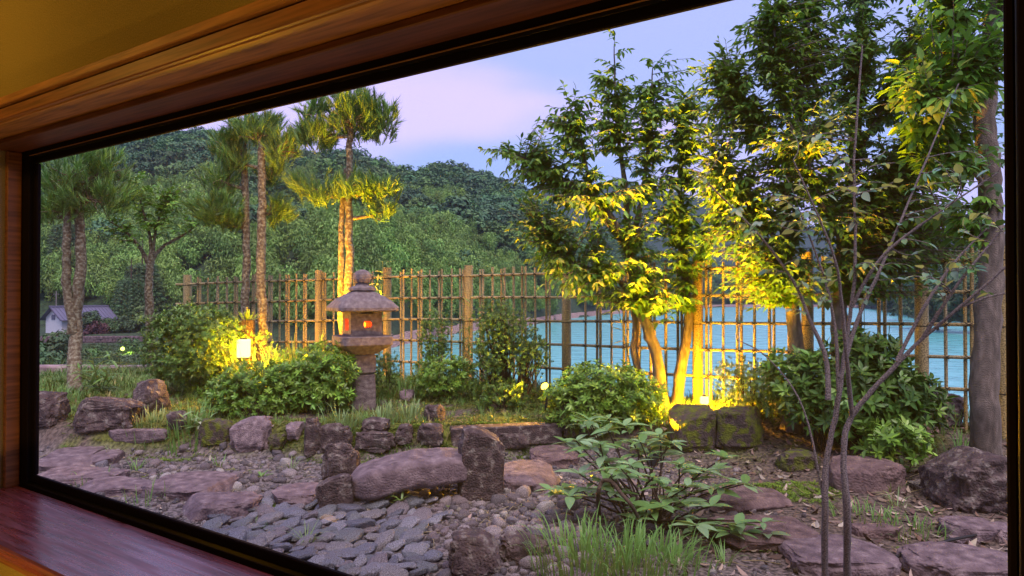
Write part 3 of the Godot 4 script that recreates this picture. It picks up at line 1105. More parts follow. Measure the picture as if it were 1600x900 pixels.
func build_village():
	# the house: white gable end towards the left, blue tiled roof
	var at = Vector3((126.0 - 800.0) / F * 86.0, -3.2, -86.0)
	var h = thing("farmhouse", "white walled house with blue tiled roof above the stone wall across the valley", "house", at, 1.0)
	h.scale = Vector3(0.85, 0.78, 0.85)
	obj("wall", boxmesh(Vector3(-3.6, 0, -2.4), Vector3(3.4, 2.5, 2.4), 0.02), mats["white_wall"], h)
	for s in [-3.6, 3.4]:
		var gm = MB.new()
		gm.tri(Vector3(s, 2.5, -2.4), Vector3(s, 2.5, 2.4), Vector3(s, 4.0, 0), Vector3(signf(s), 0, 0))
		obj("gable", gm.mesh(), mats["white_wall"], h)
	var rm = MB.new()
	for s in [-1.0, 1.0]:
		rm.quad(Vector3(-4.1, 2.2, 3.1 * s), Vector3(3.9, 2.2, 3.1 * s), Vector3(3.9, 4.15, 0), Vector3(-4.1, 4.15, 0), Vector3(0, 0.85, 0.5 * s).normalized())
		rm.quad(Vector3(-4.1, 2.05, 3.1 * s), Vector3(3.9, 2.05, 3.1 * s), Vector3(3.9, 4.0, 0), Vector3(-4.1, 4.0, 0), Vector3(0, -0.85, -0.5 * s).normalized())
		rm.quad(Vector3(-4.1, 2.05, 3.1 * s), Vector3(3.9, 2.05, 3.1 * s), Vector3(3.9, 2.2, 3.1 * s), Vector3(-4.1, 2.2, 3.1 * s), Vector3(0, 0, s))
	for k in 17:        # rolls of tiles down the slope
		var x = -4.0 + k * 0.49
		for s in [-1.0, 1.0]:
			rm.tube([Vector3(x, 2.24, 3.1 * s), Vector3(x, 4.17, 0.04 * s)], [0.07, 0.07], 5)
	var roof = obj("roof", rm.mesh(), mats["roof_blue"], h)
	obj("ridge", boxmesh(Vector3(-4.15, 4.1, -0.16), Vector3(3.95, 4.4, 0.16), 0.03), mats["roof_blue"], roof)
	for q in [[0.3, 1.6], [2.0, 2.9], [-2.6, -1.4]]:
		var wf = obj("window", boxmesh(Vector3(q[0], 0.9, 2.38), Vector3(q[1], 1.9, 2.46), 0.01), mats["white_wall"], h)
		obj("pane", boxmesh(Vector3(q[0] + 0.08, 0.98, 2.42), Vector3(q[1] - 0.08, 1.82, 2.475), 0.005), mats["window_dark"], wf)
	var hw = obj("window", boxmesh(Vector3(-3.68, 2.2, -0.5), Vector3(-3.58, 3.0, 0.5), 0.01), mats["roof_blue"], h)
	hw.set_meta("label", "dark gable vent")
	# the terrace wall under it
	var W = thing("terrace_wall", "long stone retaining wall below the white walled house", "wall", Vector3((150.0 - 800.0) / F * 77.5, -4.6, -77.5), 0.05)
	var r = RandomNumberGenerator.new()
	r.seed = 4
	var wm = MB.new()
	for row in 4:
		var x = -6.0
		while x < 5.0:
			var w = r.randf_range(0.35, 0.8)
			wm.box(Vector3(x, row * 0.37, -0.2), Vector3(x + w - 0.03, row * 0.37 + 0.35, r.randf_range(0.02, 0.12)), 0.05)
			x += w
	var st = obj("wall_stones", wm.mesh(), mats["wall_stone"], W)
	st.set_meta("kind", "stuff")
	obj("backing", boxmesh(Vector3(-6.1, -0.3, -0.6), Vector3(5.1, 1.44, -0.02), 0.02), mats["wall_stone"], W)
	# road wall by the water and its rail
	var rw = thing("embankment_wall", "low grey concrete embankment wall with a thin rail beyond the left trees", "wall", Vector3((225.0 - 800.0) / F * 42.0, -4.2, -42.0), 0.06)
	obj("wall", boxmesh(Vector3(-3.6, -0.6, -0.2), Vector3(3.6, 0.95, 0.2), 0.03), mats["road"], rw)
	var rl = MB.new()
	rl.tube([Vector3(-3.6, 1.25, 0), Vector3(3.6, 1.25, 0)], [0.025, 0.025], 6)
	for k in 7:
		rl.tube([Vector3(-3.5 + k * 1.16, 0.95, 0), Vector3(-3.5 + k * 1.16, 1.25, 0)], [0.02, 0.02], 6)
	obj("rail", rl.mesh(), mats["road"], rw)
	# lit lamp among the bushes
	var lp = px(192, 545, 60.0)
	var l = thing("street_lamp", "small lit lamp on a pole beyond the round bush at left", "lamp", Vector3(lp.x, -4.2, lp.z))
	var pm = MB.new()
	pm.tube([Vector3.ZERO, Vector3(0, lp.y + 4.2 - 0.13, 0)], [0.05, 0.04], 8)
	obj("pole", pm.mesh(), mats["metal_dark"], l)
	var s = SphereMesh.new()
	s.radius = 0.16
	s.height = 0.32
	var gl = obj("globe", s, glowmat("lamp_green", Color(0.9, 1.0, 0.35), 3.0), l)
	gl.position.y = lp.y + 4.2
	var om = OmniLight3D.new()
	om.light_color = Color(0.9, 1.0, 0.4)
	om.light_energy = 4.0
	om.light_size = 0.15
	om.shadow_enabled = true
	om.position.y = lp.y + 4.2
	l.add_child(om)
	# pole
	var up = thing("utility_pole", "thin grey utility pole at the left end of the white house", "pole", px(88, 520, 92.0))
	var um = MB.new()
	um.tube([Vector3(0, -1, 0), Vector3(0, 5.6, 0)], [0.1, 0.07], 8)
	um.tube([Vector3(-0.4, 5.2, 0), Vector3(0.4, 5.2, 0)], [0.04, 0.04], 6)
	obj("pole", um.mesh(), mats["concrete"], up)
	# trees and bushes round the house
	var fm = leafmat("forest_leaf", Color.WHITE, 0.7, 0.3)
	var cm = crown_mesh("b0c", 11, 60, 0.1, 41)
	var c0 = Color(0.045, 0.085, 0.035)
	var cedars = [["tall dark cedar right behind the farmhouse roof", 222, 545, 96.0, 14.0], ["dark pointed cedar at the right of the stone terrace wall", 205, 535, 90.0, 10.5], ["dark cedar standing above the farmhouse at left", 100, 500, 118.0, 13.0]]
	for q in cedars:
		var p = px(q[1], 500, q[3])
		p.y = far_height(q[1], q[3])
		var t = thing("cedar_tree", q[0], "tree", p, 0.0, "cedars by the farmhouse")
		var tm = MB.new()
		tm.tube([Vector3.ZERO, Vector3.UP * q[4] * 0.9], [0.25, 0.05], 8)
		obj("trunk", tm.mesh(), mats["bark_brown"], t)
		var sp = []
		var ti = []
		for k in 90:
			var u = float(k) / 150.0
			var rad = (1.0 - u) * q[4] * 0.19 + 0.15
			var a = k * 2.4
			var pos = Vector3(cos(a) * rad * 0.75, q[4] * (0.08 + 0.92 * u), sin(a) * rad * 0.75)
			var s2 = 0.5 + rad * 0.42
			sp.append(Transform3D(Basis(Vector3.UP, a).scaled(Vector3(s2, s2 * 0.7, s2)), pos))
			ti.append(tone(r, Color(0.085, 0.17, 0.065), 0.35, 0.12))
		copies("crown", cm, fm, sp, ti, t)
	var bushes = [["dark green garden tree in front of the farmhouse roof", 139, 500, 83.0, 1.6, c0], ["dark red maple bush beside the farmhouse wall", 148, 516, 82.0, 1.3, Color(0.10, 0.035, 0.05)], ["green bush at the right end of the farmhouse", 178, 508, 84.0, 1.7, Color(0.05, 0.10, 0.035)], ["leafy green tree between the pale kerb and the farmhouse", 82, 545, 55.0, 2.2, Color(0.06, 0.12, 0.045)], ["light green bushy tree right of the cedars across the valley", 228, 500, 88.0, 2.5, Color(0.08, 0.15, 0.045)], ["low green bush below the stone terrace wall", 150, 563, 62.0, 1.5, Color(0.07, 0.14, 0.05)], ["green bush behind the lit lamp across the valley", 205, 548, 64.0, 1.6, Color(0.06, 0.12, 0.04)], ["broad green bush at the far left by the window frame", 75, 575, 38.0, 1.7, Color(0.06, 0.13, 0.05)], ["rounded green bush above the road wall at left", 180, 565, 50.0, 1.1, Color(0.06, 0.12, 0.045)]]
	for q in bushes:
		var p = px(q[1], q[2], q[3])
		var t = thing("far_bush", q[0], "bush", Vector3(p.x, p.y - q[4], p.z), 0.0, "bushes round the farmhouse")
		var sp = []
		var ti = []
		for k in 3:
			var d = in_ball(r, 0.5) * q[4] * 0.6
			sp.append(Transform3D(Basis(Vector3.UP, r.randf() * 6.0).scaled(Vector3.ONE * q[4]), Vector3(d.x, q[4] * 0.9 + d.y * 0.4, d.z)))
			ti.append(tone(r, q[5]))
		var tm = MB.new()
		tm.tube([Vector3.DOWN * 1.5, Vector3.UP * q[4]], [0.12, 0.06], 6)
		obj("trunk", tm.mesh(), mats["bark_brown"], t)
		copies("crown", cm, fm, sp, ti, t)
	# ground cover on the near slope of the valley
	var sp2 = []
	var ti2 = []
	for k in 700:
		var rr = r.randf_range(24.0, 74.0)
		var col = r.randf_range(-100.0, 580.0)
		var s3 = r.randf_range(0.5, 1.1)
		sp2.append(Transform3D(Basis(Vector3.UP, r.randf() * 6.0).scaled(Vector3(s3, s3 * 0.6, s3)), Vector3((col - 800.0) / F * rr, far_height(col, rr) + 0.1, -rr)))
		ti2.append(tone(r, Color(0.06, 0.12, 0.04)))
	var gc = copies("valley_undergrowth", cm, fm, sp2, ti2, self)
	tag(gc, "low green undergrowth over the valley floor beyond the garden", "undergrowth")
	# trees on the right shore behind the fence
	var rt = [["dark leafy tree on the far shore seen through the right end of the fence", 1465, 455, 120.0, 6.0], ["dark tree on the far shore left of the large right trunk", 1520, 440, 110.0, 6.5], ["dark tree across the water behind the slim sapling", 1405, 468, 165.0, 6.0], ["tall dark tree on the far shore at the right window edge", 1590, 430, 105.0, 7.0]]
	for q in rt:
		var p = px(q[1], q[2], q[3])
		var t = thing("shore_tree", q[0], "tree", Vector3(p.x, -4.6, p.z), 0.0, "trees on the right shore")
		var tm = MB.new()
		tm.tube([Vector3.ZERO, Vector3.UP * 5.0], [0.25, 0.12], 8)
		obj("trunk", tm.mesh(), mats["bark_brown"], t)
		var sp = []
		var ti = []
		for k in 6:
			var d = in_ball(r, 0.5)
			sp.append(Transform3D(Basis(Vector3.UP, r.randf() * 6.0).scaled(Vector3.ONE * q[4] * 0.62), Vector3(d.x * q[4] * 0.6, q[4] * (0.75 + d.y * 0.45), d.z * q[4] * 0.6)))
			ti.append(tone(r, Color(0.045, 0.09, 0.035)))
		copies("crown", cm, fm, sp, ti, t)

# ---------------------------------------------------------------- bamboo fence
func rail_top(x: float) -> float:
	return table(x, [[-4.75, 1.61], [-1.5, 1.70], [0.5, 1.71], [2.74, 1.74], [4.9, 1.78]])

func build_fence():
	var r = RandomNumberGenerator.new()
	r.seed = 15
	var o = thing("bamboo_fence", "tan bamboo lattice fence of posts, rails and uprights before the water", "fence", Vector3(0, 0, 0))
	var pm = MB.new()
	var lash = MB.new()
	var cane = []      # one upright of unit length, 22 mm thick, with its knots
	for v in 3:
		var m = MB.new()
		var ps = []
		var rs = []
		for k in 11:
			var y = k * 0.1
			for e in [[-0.012, 1.0], [0.0, 1.07], [0.012, 1.0]]:
				if k == 0 and e[0] < 0:
					continue
				ps.append(Vector3(0, clampf(y + e[0] + (v - 1) * 0.02 * (k % 2), 0, 1.0 + k * 0.0001 + e[0] * 0.01), 0))
				rs.append(0.011 * e[1])
		m.tube(ps, rs, 8)
		cane.append(m.mesh())
	# posts
	var cols = [293.0, 498.0, 605.0, 732.0, 885.0, 1090.0, 1262.0, 1440.0, 1566.0]
	var xs = []
	for c in cols:
		var best = 0.0
		var bd = 1e9
		var x = -5.0
		while x < 5.2:
			var e = absf(800.0 + F * x / fence_d(x) - c)
			if e < bd:
				bd = e
				best = x
			x += 0.01
		xs.append(best)
	for k in xs.size():
		var x = xs[k]
		var d = fence_d(x)
		var m = MB.new()
		var y0 = ground(x, d) - 0.1
		var y1 = rail_top(x) + 0.13
		var rad = 0.056 if k != 1 else 0.048
		if k == 8:
			rad = 0.075
		var ps = []
		var rs = []
		var y = y0
		while y < y1 - 0.02:
			for e in [[0.0, 1.0], [0.18, 0.99], [0.186, 1.035], [0.196, 1.035], [0.20, 0.98]]:
				if y + e[0] < y1:
					ps.append(Vector3(x, y + e[0], -d))
					rs.append(rad * e[1])
			y += 0.32 + r.randf_range(-0.04, 0.04)
		ps.append(Vector3(x, y1, -d))
		rs.append(rad)
		m.tube(ps, rs, 14)
		var p = obj("post", m.mesh(), mats["bamboo_%d" % (k % 3)], o)
		for row in 3:
			var yy = rail_top(x) - 0.02 - row * 0.56
			lash.tube([Vector3(x, yy, -d), Vector3(x, yy + 0.008, -d)], [rad + 0.004, rad + 0.004], 12, true)
	# rails, in lengths from post to post
	var ends = [-4.98] + xs
	for k in ends.size() - 1:
		for row in 5:
			var a = ends[k] if k > 0 else ends[k]
			var b = ends[k + 1] if k < ends.size() - 2 else 5.3
			var ps = []
			var rs = []
			var n = 9
			for j in n:
				var x = lerpf(a, b, float(j) / (n - 1))
				var wob = 0.003 * sin(x * 3.0 + row * 2.0)
				for e in ([[0.0, 1.0]] if j == 0 or j == n - 1 else [[-0.012, 1.0], [0.0, 1.07], [0.012, 1.0]]):
					ps.append(Vector3(x + e[0], rail_top(x) - row * 0.28 + wob, -fence_d(x + e[0]) + 0.026))
					rs.append(0.0155 * e[1])
			var m = MB.new()
			m.tube(ps, rs, 8)
			obj("rail", m.mesh(), mats["bamboo_%d" % ((k + row) % 4)], o)
	# uprights, single or in pairs
	var x = -4.93
	var k2 = 0
	while x < 5.2:
		var free = true
		for px_ in xs:
			if absf(px_ - x) < 0.075:
				free = false
		if free:
			var pair = k2 % 2 == 0
			var d = fence_d(x)
			for s in ([-1.0, 1.0] if pair else [0.0]):
				var y0 = ground(x, d) - 0.05
				var y1 = rail_top(x) + 0.075 + r.randf_range(-0.012, 0.03)
				var c = obj("upright", cane[r.randi() % 3], mats["bamboo_%d" % (r.randi() % 4)], o)
				c.position = Vector3(x + s * 0.0185, y0, -d - s * -0.011)
				var th = r.randf_range(1.15, 1.5) if not pair else r.randf_range(1.25, 1.5)
				c.scale = Vector3(th, y1 - y0, th)
				c.rotation.z = r.randf_range(-0.006, 0.006)
				c.rotation.y = r.randf() * 6.0
			for row in 5:
				var q = Vector3(x, rail_top(x) - row * 0.28 + 0.003 * sin(x * 3.0 + row * 2.0), -d + 0.012)
				var hw = 0.034 if pair else 0.02
				var al = (Vector3(0.01, rail_top(x + 0.01) - rail_top(x), -(fence_d(x + 0.01) - fence_d(x)))).normalized()
				var fr = al.cross(Vector3.UP)
				for s in [-1.0, 1.0]:
					lash.tube([q - al * hw * s * 0.9 + Vector3.UP * 0.017 + fr * 0.03, q + fr * 0.037, q + al * hw * s * 0.9 - Vector3.UP * 0.017 + fr * 0.03], [0.0035, 0.0045, 0.0035], 5)
					lash.tube([q + al * hw * s + fr * 0.03, q + al * hw * s - fr * 0.018], [0.0035, 0.0035], 5)
				if r.randf() < 0.35:
					lash.tube([q + fr * 0.036, q + fr * 0.045 - Vector3.UP * 0.03 + al * 0.015], [0.003, 0.002], 4)
		x += r.randf_range(0.118, 0.148)
		k2 += 1
	var la = obj("lashing", lash.mesh(), mats["cord"], o)
	la.set_meta("kind", "stuff")

# ---------------------------------------------------------------- stone lantern
func weather(mesh: ArrayMesh, amount: float, seed_: int) -> ArrayMesh:
	var nz = FastNoiseLite.new()
	nz.seed = seed_
	nz.frequency = 9.0
	var a = mesh.surface_get_arrays(0)
	var v = a[Mesh.ARRAY_VERTEX]
	for k in v.size():
		var p = v[k]
		v[k] = p + Vector3(nz.get_noise_3dv(p), nz.get_noise_3dv(p + Vector3.ONE * 5.0) * 0.6, nz.get_noise_3dv(p + Vector3.ONE * 9.0)) * amount
	a[Mesh.ARRAY_VERTEX] = v
	var m = ArrayMesh.new()
	m.add_surface_from_arrays(Mesh.PRIMITIVE_TRIANGLES, a)
	return m

func build_lantern():
	var at = spot(566, 637)
	at.y -= 0.02
	var turn = deg_to_rad(12.4 + 16.0)
	var o = thing("stone_lantern", "weathered granite garden lantern with a lit fire box and square roof", "lantern", at, turn)
	var gr = mats["granite"]
	var parts = [
		["shaft", [[0.0, -0.1, 8], [0.122, -0.1, 8], [0.124, 0.2, 8], [0.118, 0.375, 8], [0.0, 0.375, 8]]],
		["shaft", [[0.0, 0.376, 5], [0.100, 0.376, 5], [0.128, 0.40, 5], [0.130, 0.5, 5], [0.128, 0.572, 5], [0.108, 0.592, 5], [0.0, 0.592, 5]]],
		["platform", [[0.0, 0.593, 8], [0.140, 0.593, 8], [0.19, 0.635, 8], [0.262, 0.685, 9], [0.268, 0.695, 10], [0.268, 0.772, 10], [0.262, 0.78, 10], [0.0, 0.782, 10]]],
		["roof", [[0.0, 1.035, 9], [0.26, 1.035, 9], [0.318, 1.042, 9], [0.324, 1.05, 9], [0.324, 1.078, 9], [0.313, 1.092, 9], [0.27, 1.145, 7], [0.20, 1.195, 6], [0.14, 1.23, 5], [0.105, 1.25, 5], [0.0, 1.252, 5]]],
		["finial", [[0.0, 1.25, 3], [0.125, 1.25, 3], [0.135, 1.262, 3], [0.132, 1.285, 3], [0.10, 1.30, 3], [0.068, 1.312, 2.4], [0.062, 1.33, 2.2], [0.082, 1.345, 2.4], [0.092, 1.38, 2.6], [0.09, 1.425, 2.6], [0.072, 1.455, 2.4], [0.045, 1.468, 2.2], [0.018, 1.478, 2], [0.0, 1.48, 2]]],
	]
	for q in parts:
		var m = MB.new()
		m.loft(q[1], 48)
		obj(q[0], weather(m.mesh(), 0.006, 3), gr, o)
	# the fire box: a hollow block with a round opening in front and a tall one at its left
	var c = CSGCombiner3D.new()
	c.name = "fire_box"
	o.add_child(c)
	var b = CSGBox3D.new()
	b.size = Vector3(0.33, 0.262, 0.33)
	b.position = Vector3(0, 0.911, 0)
	b.material = gr
	c.add_child(b)
	var hole = CSGBox3D.new()
	hole.operation = CSGShape3D.OPERATION_SUBTRACTION
	hole.size = Vector3(0.24, 0.20, 0.24)
	hole.position = Vector3(0, 0.911, 0)
	hole.material = gr
	c.add_child(hole)
	var rd = CSGCylinder3D.new()
	rd.operation = CSGShape3D.OPERATION_SUBTRACTION
	rd.radius = 0.046
	rd.height = 0.14
	rd.sides = 28
	rd.rotation.x = PI / 2
	rd.position = Vector3(0.015, 0.905, 0.15)
	rd.material = gr
	c.add_child(rd)
	var sq = CSGBox3D.new()
	sq.operation = CSGShape3D.OPERATION_SUBTRACTION
	sq.size = Vector3(0.14, 0.125, 0.15)
	sq.position = Vector3(-0.15, 0.90, 0.0)
	sq.material = gr
	c.add_child(sq)
	var slot = CSGBox3D.new()
	slot.operation = CSGShape3D.OPERATION_SUBTRACTION
	slot.size = Vector3(0.14, 0.03, 0.12)
	slot.position = Vector3(0.0, 1.03, 0.14)
	slot.material = gr
	c.add_child(slot)
	# the crescent left standing in the round opening
	var cm = MB.new()
	var pts = []
	for k in 13:
		var a = lerpf(-2.0, 2.2, k / 12.0)
		pts.append([Vector3(0.015 + cos(a) * 0.046, 0.905 + sin(a) * 0.046, 0.155), Vector3(0.020 + cos(a) * 0.034 + 0.008, 0.905 + sin(a) * 0.034, 0.155)])
	for k in 12:
		cm.quad(pts[k][0], pts[k + 1][0], pts[k + 1][1], pts[k][1], Vector3.BACK)
		cm.quad(pts[k][0] + Vector3(0, 0, -0.03), pts[k + 1][0] + Vector3(0, 0, -0.03), pts[k + 1][1] + Vector3(0, 0, -0.03), pts[k][1] + Vector3(0, 0, -0.03), Vector3.FORWARD)
		cm.quad(pts[k][1], pts[k + 1][1], pts[k + 1][1] + Vector3(0, 0, -0.03), pts[k][1] + Vector3(0, 0, -0.03), Vector3.LEFT)
	obj("crescent", cm.mesh(), gr, o)
	var s = SphereMesh.new()
	s.radius = 0.03
	s.height = 0.07
	var bulb = obj("bulb", s, glowmat("flame", Color(1.0, 0.55, 0.12), 2.5), o)
	bulb.position = Vector3(0.01, 0.895, 0.0)
	var l = OmniLight3D.new()
	l.light_color = Color(1.0, 0.30, 0.03)
	l.light_energy = 0.16
	l.light_size = 0.03
	l.shadow_enabled = true
	l.position = bulb.position
	o.add_child(l)

# ---------------------------------------------------------------- garden lamps
func garden_lamp(label: String, at: Vector3, height: float, aim: Vector3, energy: float, size: float, angle: float):
	# a stake, a round housing and a glowing lens turned to aim
	var o = thing("garden_spotlight", label, "spotlight", at, 0.0, "garden lamps")
	var z = aim.normalized()
	var x = Vector3.UP.cross(z).normalized()
	var head = Node3D.new()
	head.name = "lamp_head"
	o.add_child(head)
	head.transform = Transform3D(Basis(x, z.cross(x), z), Vector3.UP * height)
	var m = MB.new()
	m.tube([Vector3(0, -0.1, 0), Vector3(0, height - 0.03, 0) - z * 0.06], [0.012, 0.012], 8)
	obj("stake", m.mesh(), mats["metal_dark"], o)
	var hm = MB.new()
	hm.tube([Vector3(0, 0, -0.14), Vector3(0, 0, -0.12), Vector3(0, 0, 0.0)], [size * 0.55, size * 0.95, size * 1.05], 20)
	obj("housing", hm.mesh(), mats["metal_dark"], head)
	var rm = MB.new()
	rm.tube([Vector3(0, 0, -0.01), Vector3(0, 0, 0.014)], [size * 1.15, size * 1.15], 20, false)
	obj("rim", rm.mesh(), mats["metal_dark"], head)
	var lm = MB.new()
	lm.tube([Vector3(0, 0, 0.002), Vector3(0, 0, 0.006)], [size * 0.95, size * 0.9], 20)
	obj("lens", lm.mesh(), glowmat("lamp_lens", Color(1.0, 0.82, 0.3), 3.0), head)
	var s = SpotLight3D.new()
	s.light_color = LAMP
	s.light_energy = energy
	s.light_size = size * 0.8
	s.spot_angle = angle
	s.spot_angle_attenuation = 0.6
	s.spot_range = 20.0
	s.spot_attenuation = 2.0
	s.shadow_enabled = true
	s.position = Vector3(0, 0, 0.02)
	s.rotation.y = PI
	head.add_child(s)
	return o

const LAMP := Color(1.0, 0.70, 0.05)

func box_lamp(label: String, at: Vector3, height: float, w: float, h: float, energy: float, turn: float):
	# a square glowing lamp box on a stake, with a dark cap and foot
	var o = thing("garden_box_lamp", label, "garden lamp", at, turn, "garden lamps")
	var m = MB.new()
	m.tube([Vector3(0, -0.1, 0), Vector3(0, height - h / 2 - 0.005, 0)], [0.014, 0.014], 8)
	obj("stake", m.mesh(), mats["metal_dark"], o)
	obj("foot", boxmesh(Vector3(-w / 2, height - h / 2 - 0.02, -w / 2), Vector3(w / 2, height - h / 2 - 0.001, w / 2), 0.004), mats["metal_dark"], o)
	obj("lamp_shade", boxmesh(Vector3(-w / 2, height - h / 2, -w / 2), Vector3(w / 2, height + h / 2, w / 2), 0.012), glowmat("lamp_shade", Color(1.0, 0.90, 0.5), 1.5), o)
	obj("cap", boxmesh(Vector3(-w * 0.3, height + h / 2 + 0.001, -w * 0.3), Vector3(w * 0.3, height + h / 2 + 0.012, w * 0.3), 0.003), mats["metal_dark"], o)
	var l = OmniLight3D.new()
	l.light_color = LAMP
	l.light_energy = energy
	l.light_size = w * 0.5
	l.omni_range = 20.0
	l.omni_attenuation = 2.0
	l.shadow_enabled = true
	l.position.y = height
	o.add_child(l)
	return o

func build_lamps():
	box_lamp("square lamp glowing white beside the round clipped bush at left", on(-3.12, 7.95), 0.55, 0.135, 0.21, 3.2, 0.2)
	garden_lamp("spotlight hidden in the low shrubs, shining up the twin trunk conifer by the lantern", on(-2.28, 7.7), 0.22, Vector3(0.12, 0.96, -0.36), 26.0, 0.06, 36.0)
	garden_lamp("round spotlight with a bright ring lens beside the loose bush near the post", on(0.34, 7.1), 0.26, Vector3(-0.45, 0.55, 0.60), 2.6, 0.045, 75.0)
	garden_lamp("spotlight behind the wide low shrub, shining up into the lit tree", on(1.12, 6.75), 0.2, Vector3(0.06, 0.98, 0.05), 12.5, 0.06, 52.0)
	box_lamp("bright square lamp on the mossy mound at the foot of the right trees", on(1.87, 6.65), 0.115, 0.07, 0.075, 2.6, 0.3)
	garden_lamp("spotlight behind the laurel bush, shining up into the dense right tree", on(1.22, 5.85), 0.10, Vector3(0.24, 0.95, -0.12), 34.0, 0.05, 38.0)

# ---------------------------------------------------------------- stones
func rock(label: String, x0: float, y0: float, x1: float, y1: float, key: String, depth: float, seed_: int, boxy := 0.6, rough := 0.12, called := "rock", category := "rock", group := "", turn := 0.0, level := 5):
	# a standing stone given by its outline
	var p = spot((x0 + x1) / 2.0, y1 - 2.0)
	var d = -p.z
	var w = (x1 - x0) / F * d
	var h = (y1 - y0) / F * d
	d += depth * 0.4
	p = on((((x0 + x1) / 2.0) - 800.0) / F * d, d)
	var o = obj(called, stone(seed_, Vector3(w * 0.52, h * 0.62, depth * 0.5), boxy, rough * 1.25, level, 1.0, 4), mats[key])
	o.position = p + Vector3.UP * h * 0.40
	o.rotation.y = turn
	return tag(o, label, category, group)

func flat(label: String, x0: float, y0: float, x1: float, y1: float, key: String, thick: float, seed_: int, boxy := 0.6, turn := 0.0, called := "stepping_stone", category := "stone", group := "flat stepping stones", rough := 0.085):
	var a = spot((x0 + x1) / 2.0, y1 - 1.0)
	var dn = -a.z
	var df = -spot((x0 + x1) / 2.0, y0 + thick * F / dn * 0.7).z
	var d = (dn + df) / 2.0
	var w = (x1 - x0) / F * d
	var p = on(((x0 + x1) / 2.0 - 800.0) / F * d, d)
	var o = obj(called, stone(seed_, Vector3(w * 0.52, thick * 0.85, maxf((df - dn) * 0.52, 0.06)), boxy, rough, 5, 0.75, 2), mats[key])
	o.position = p + Vector3.UP * thick * 0.25
	o.rotation.y = turn
	return tag(o, label, category, group)

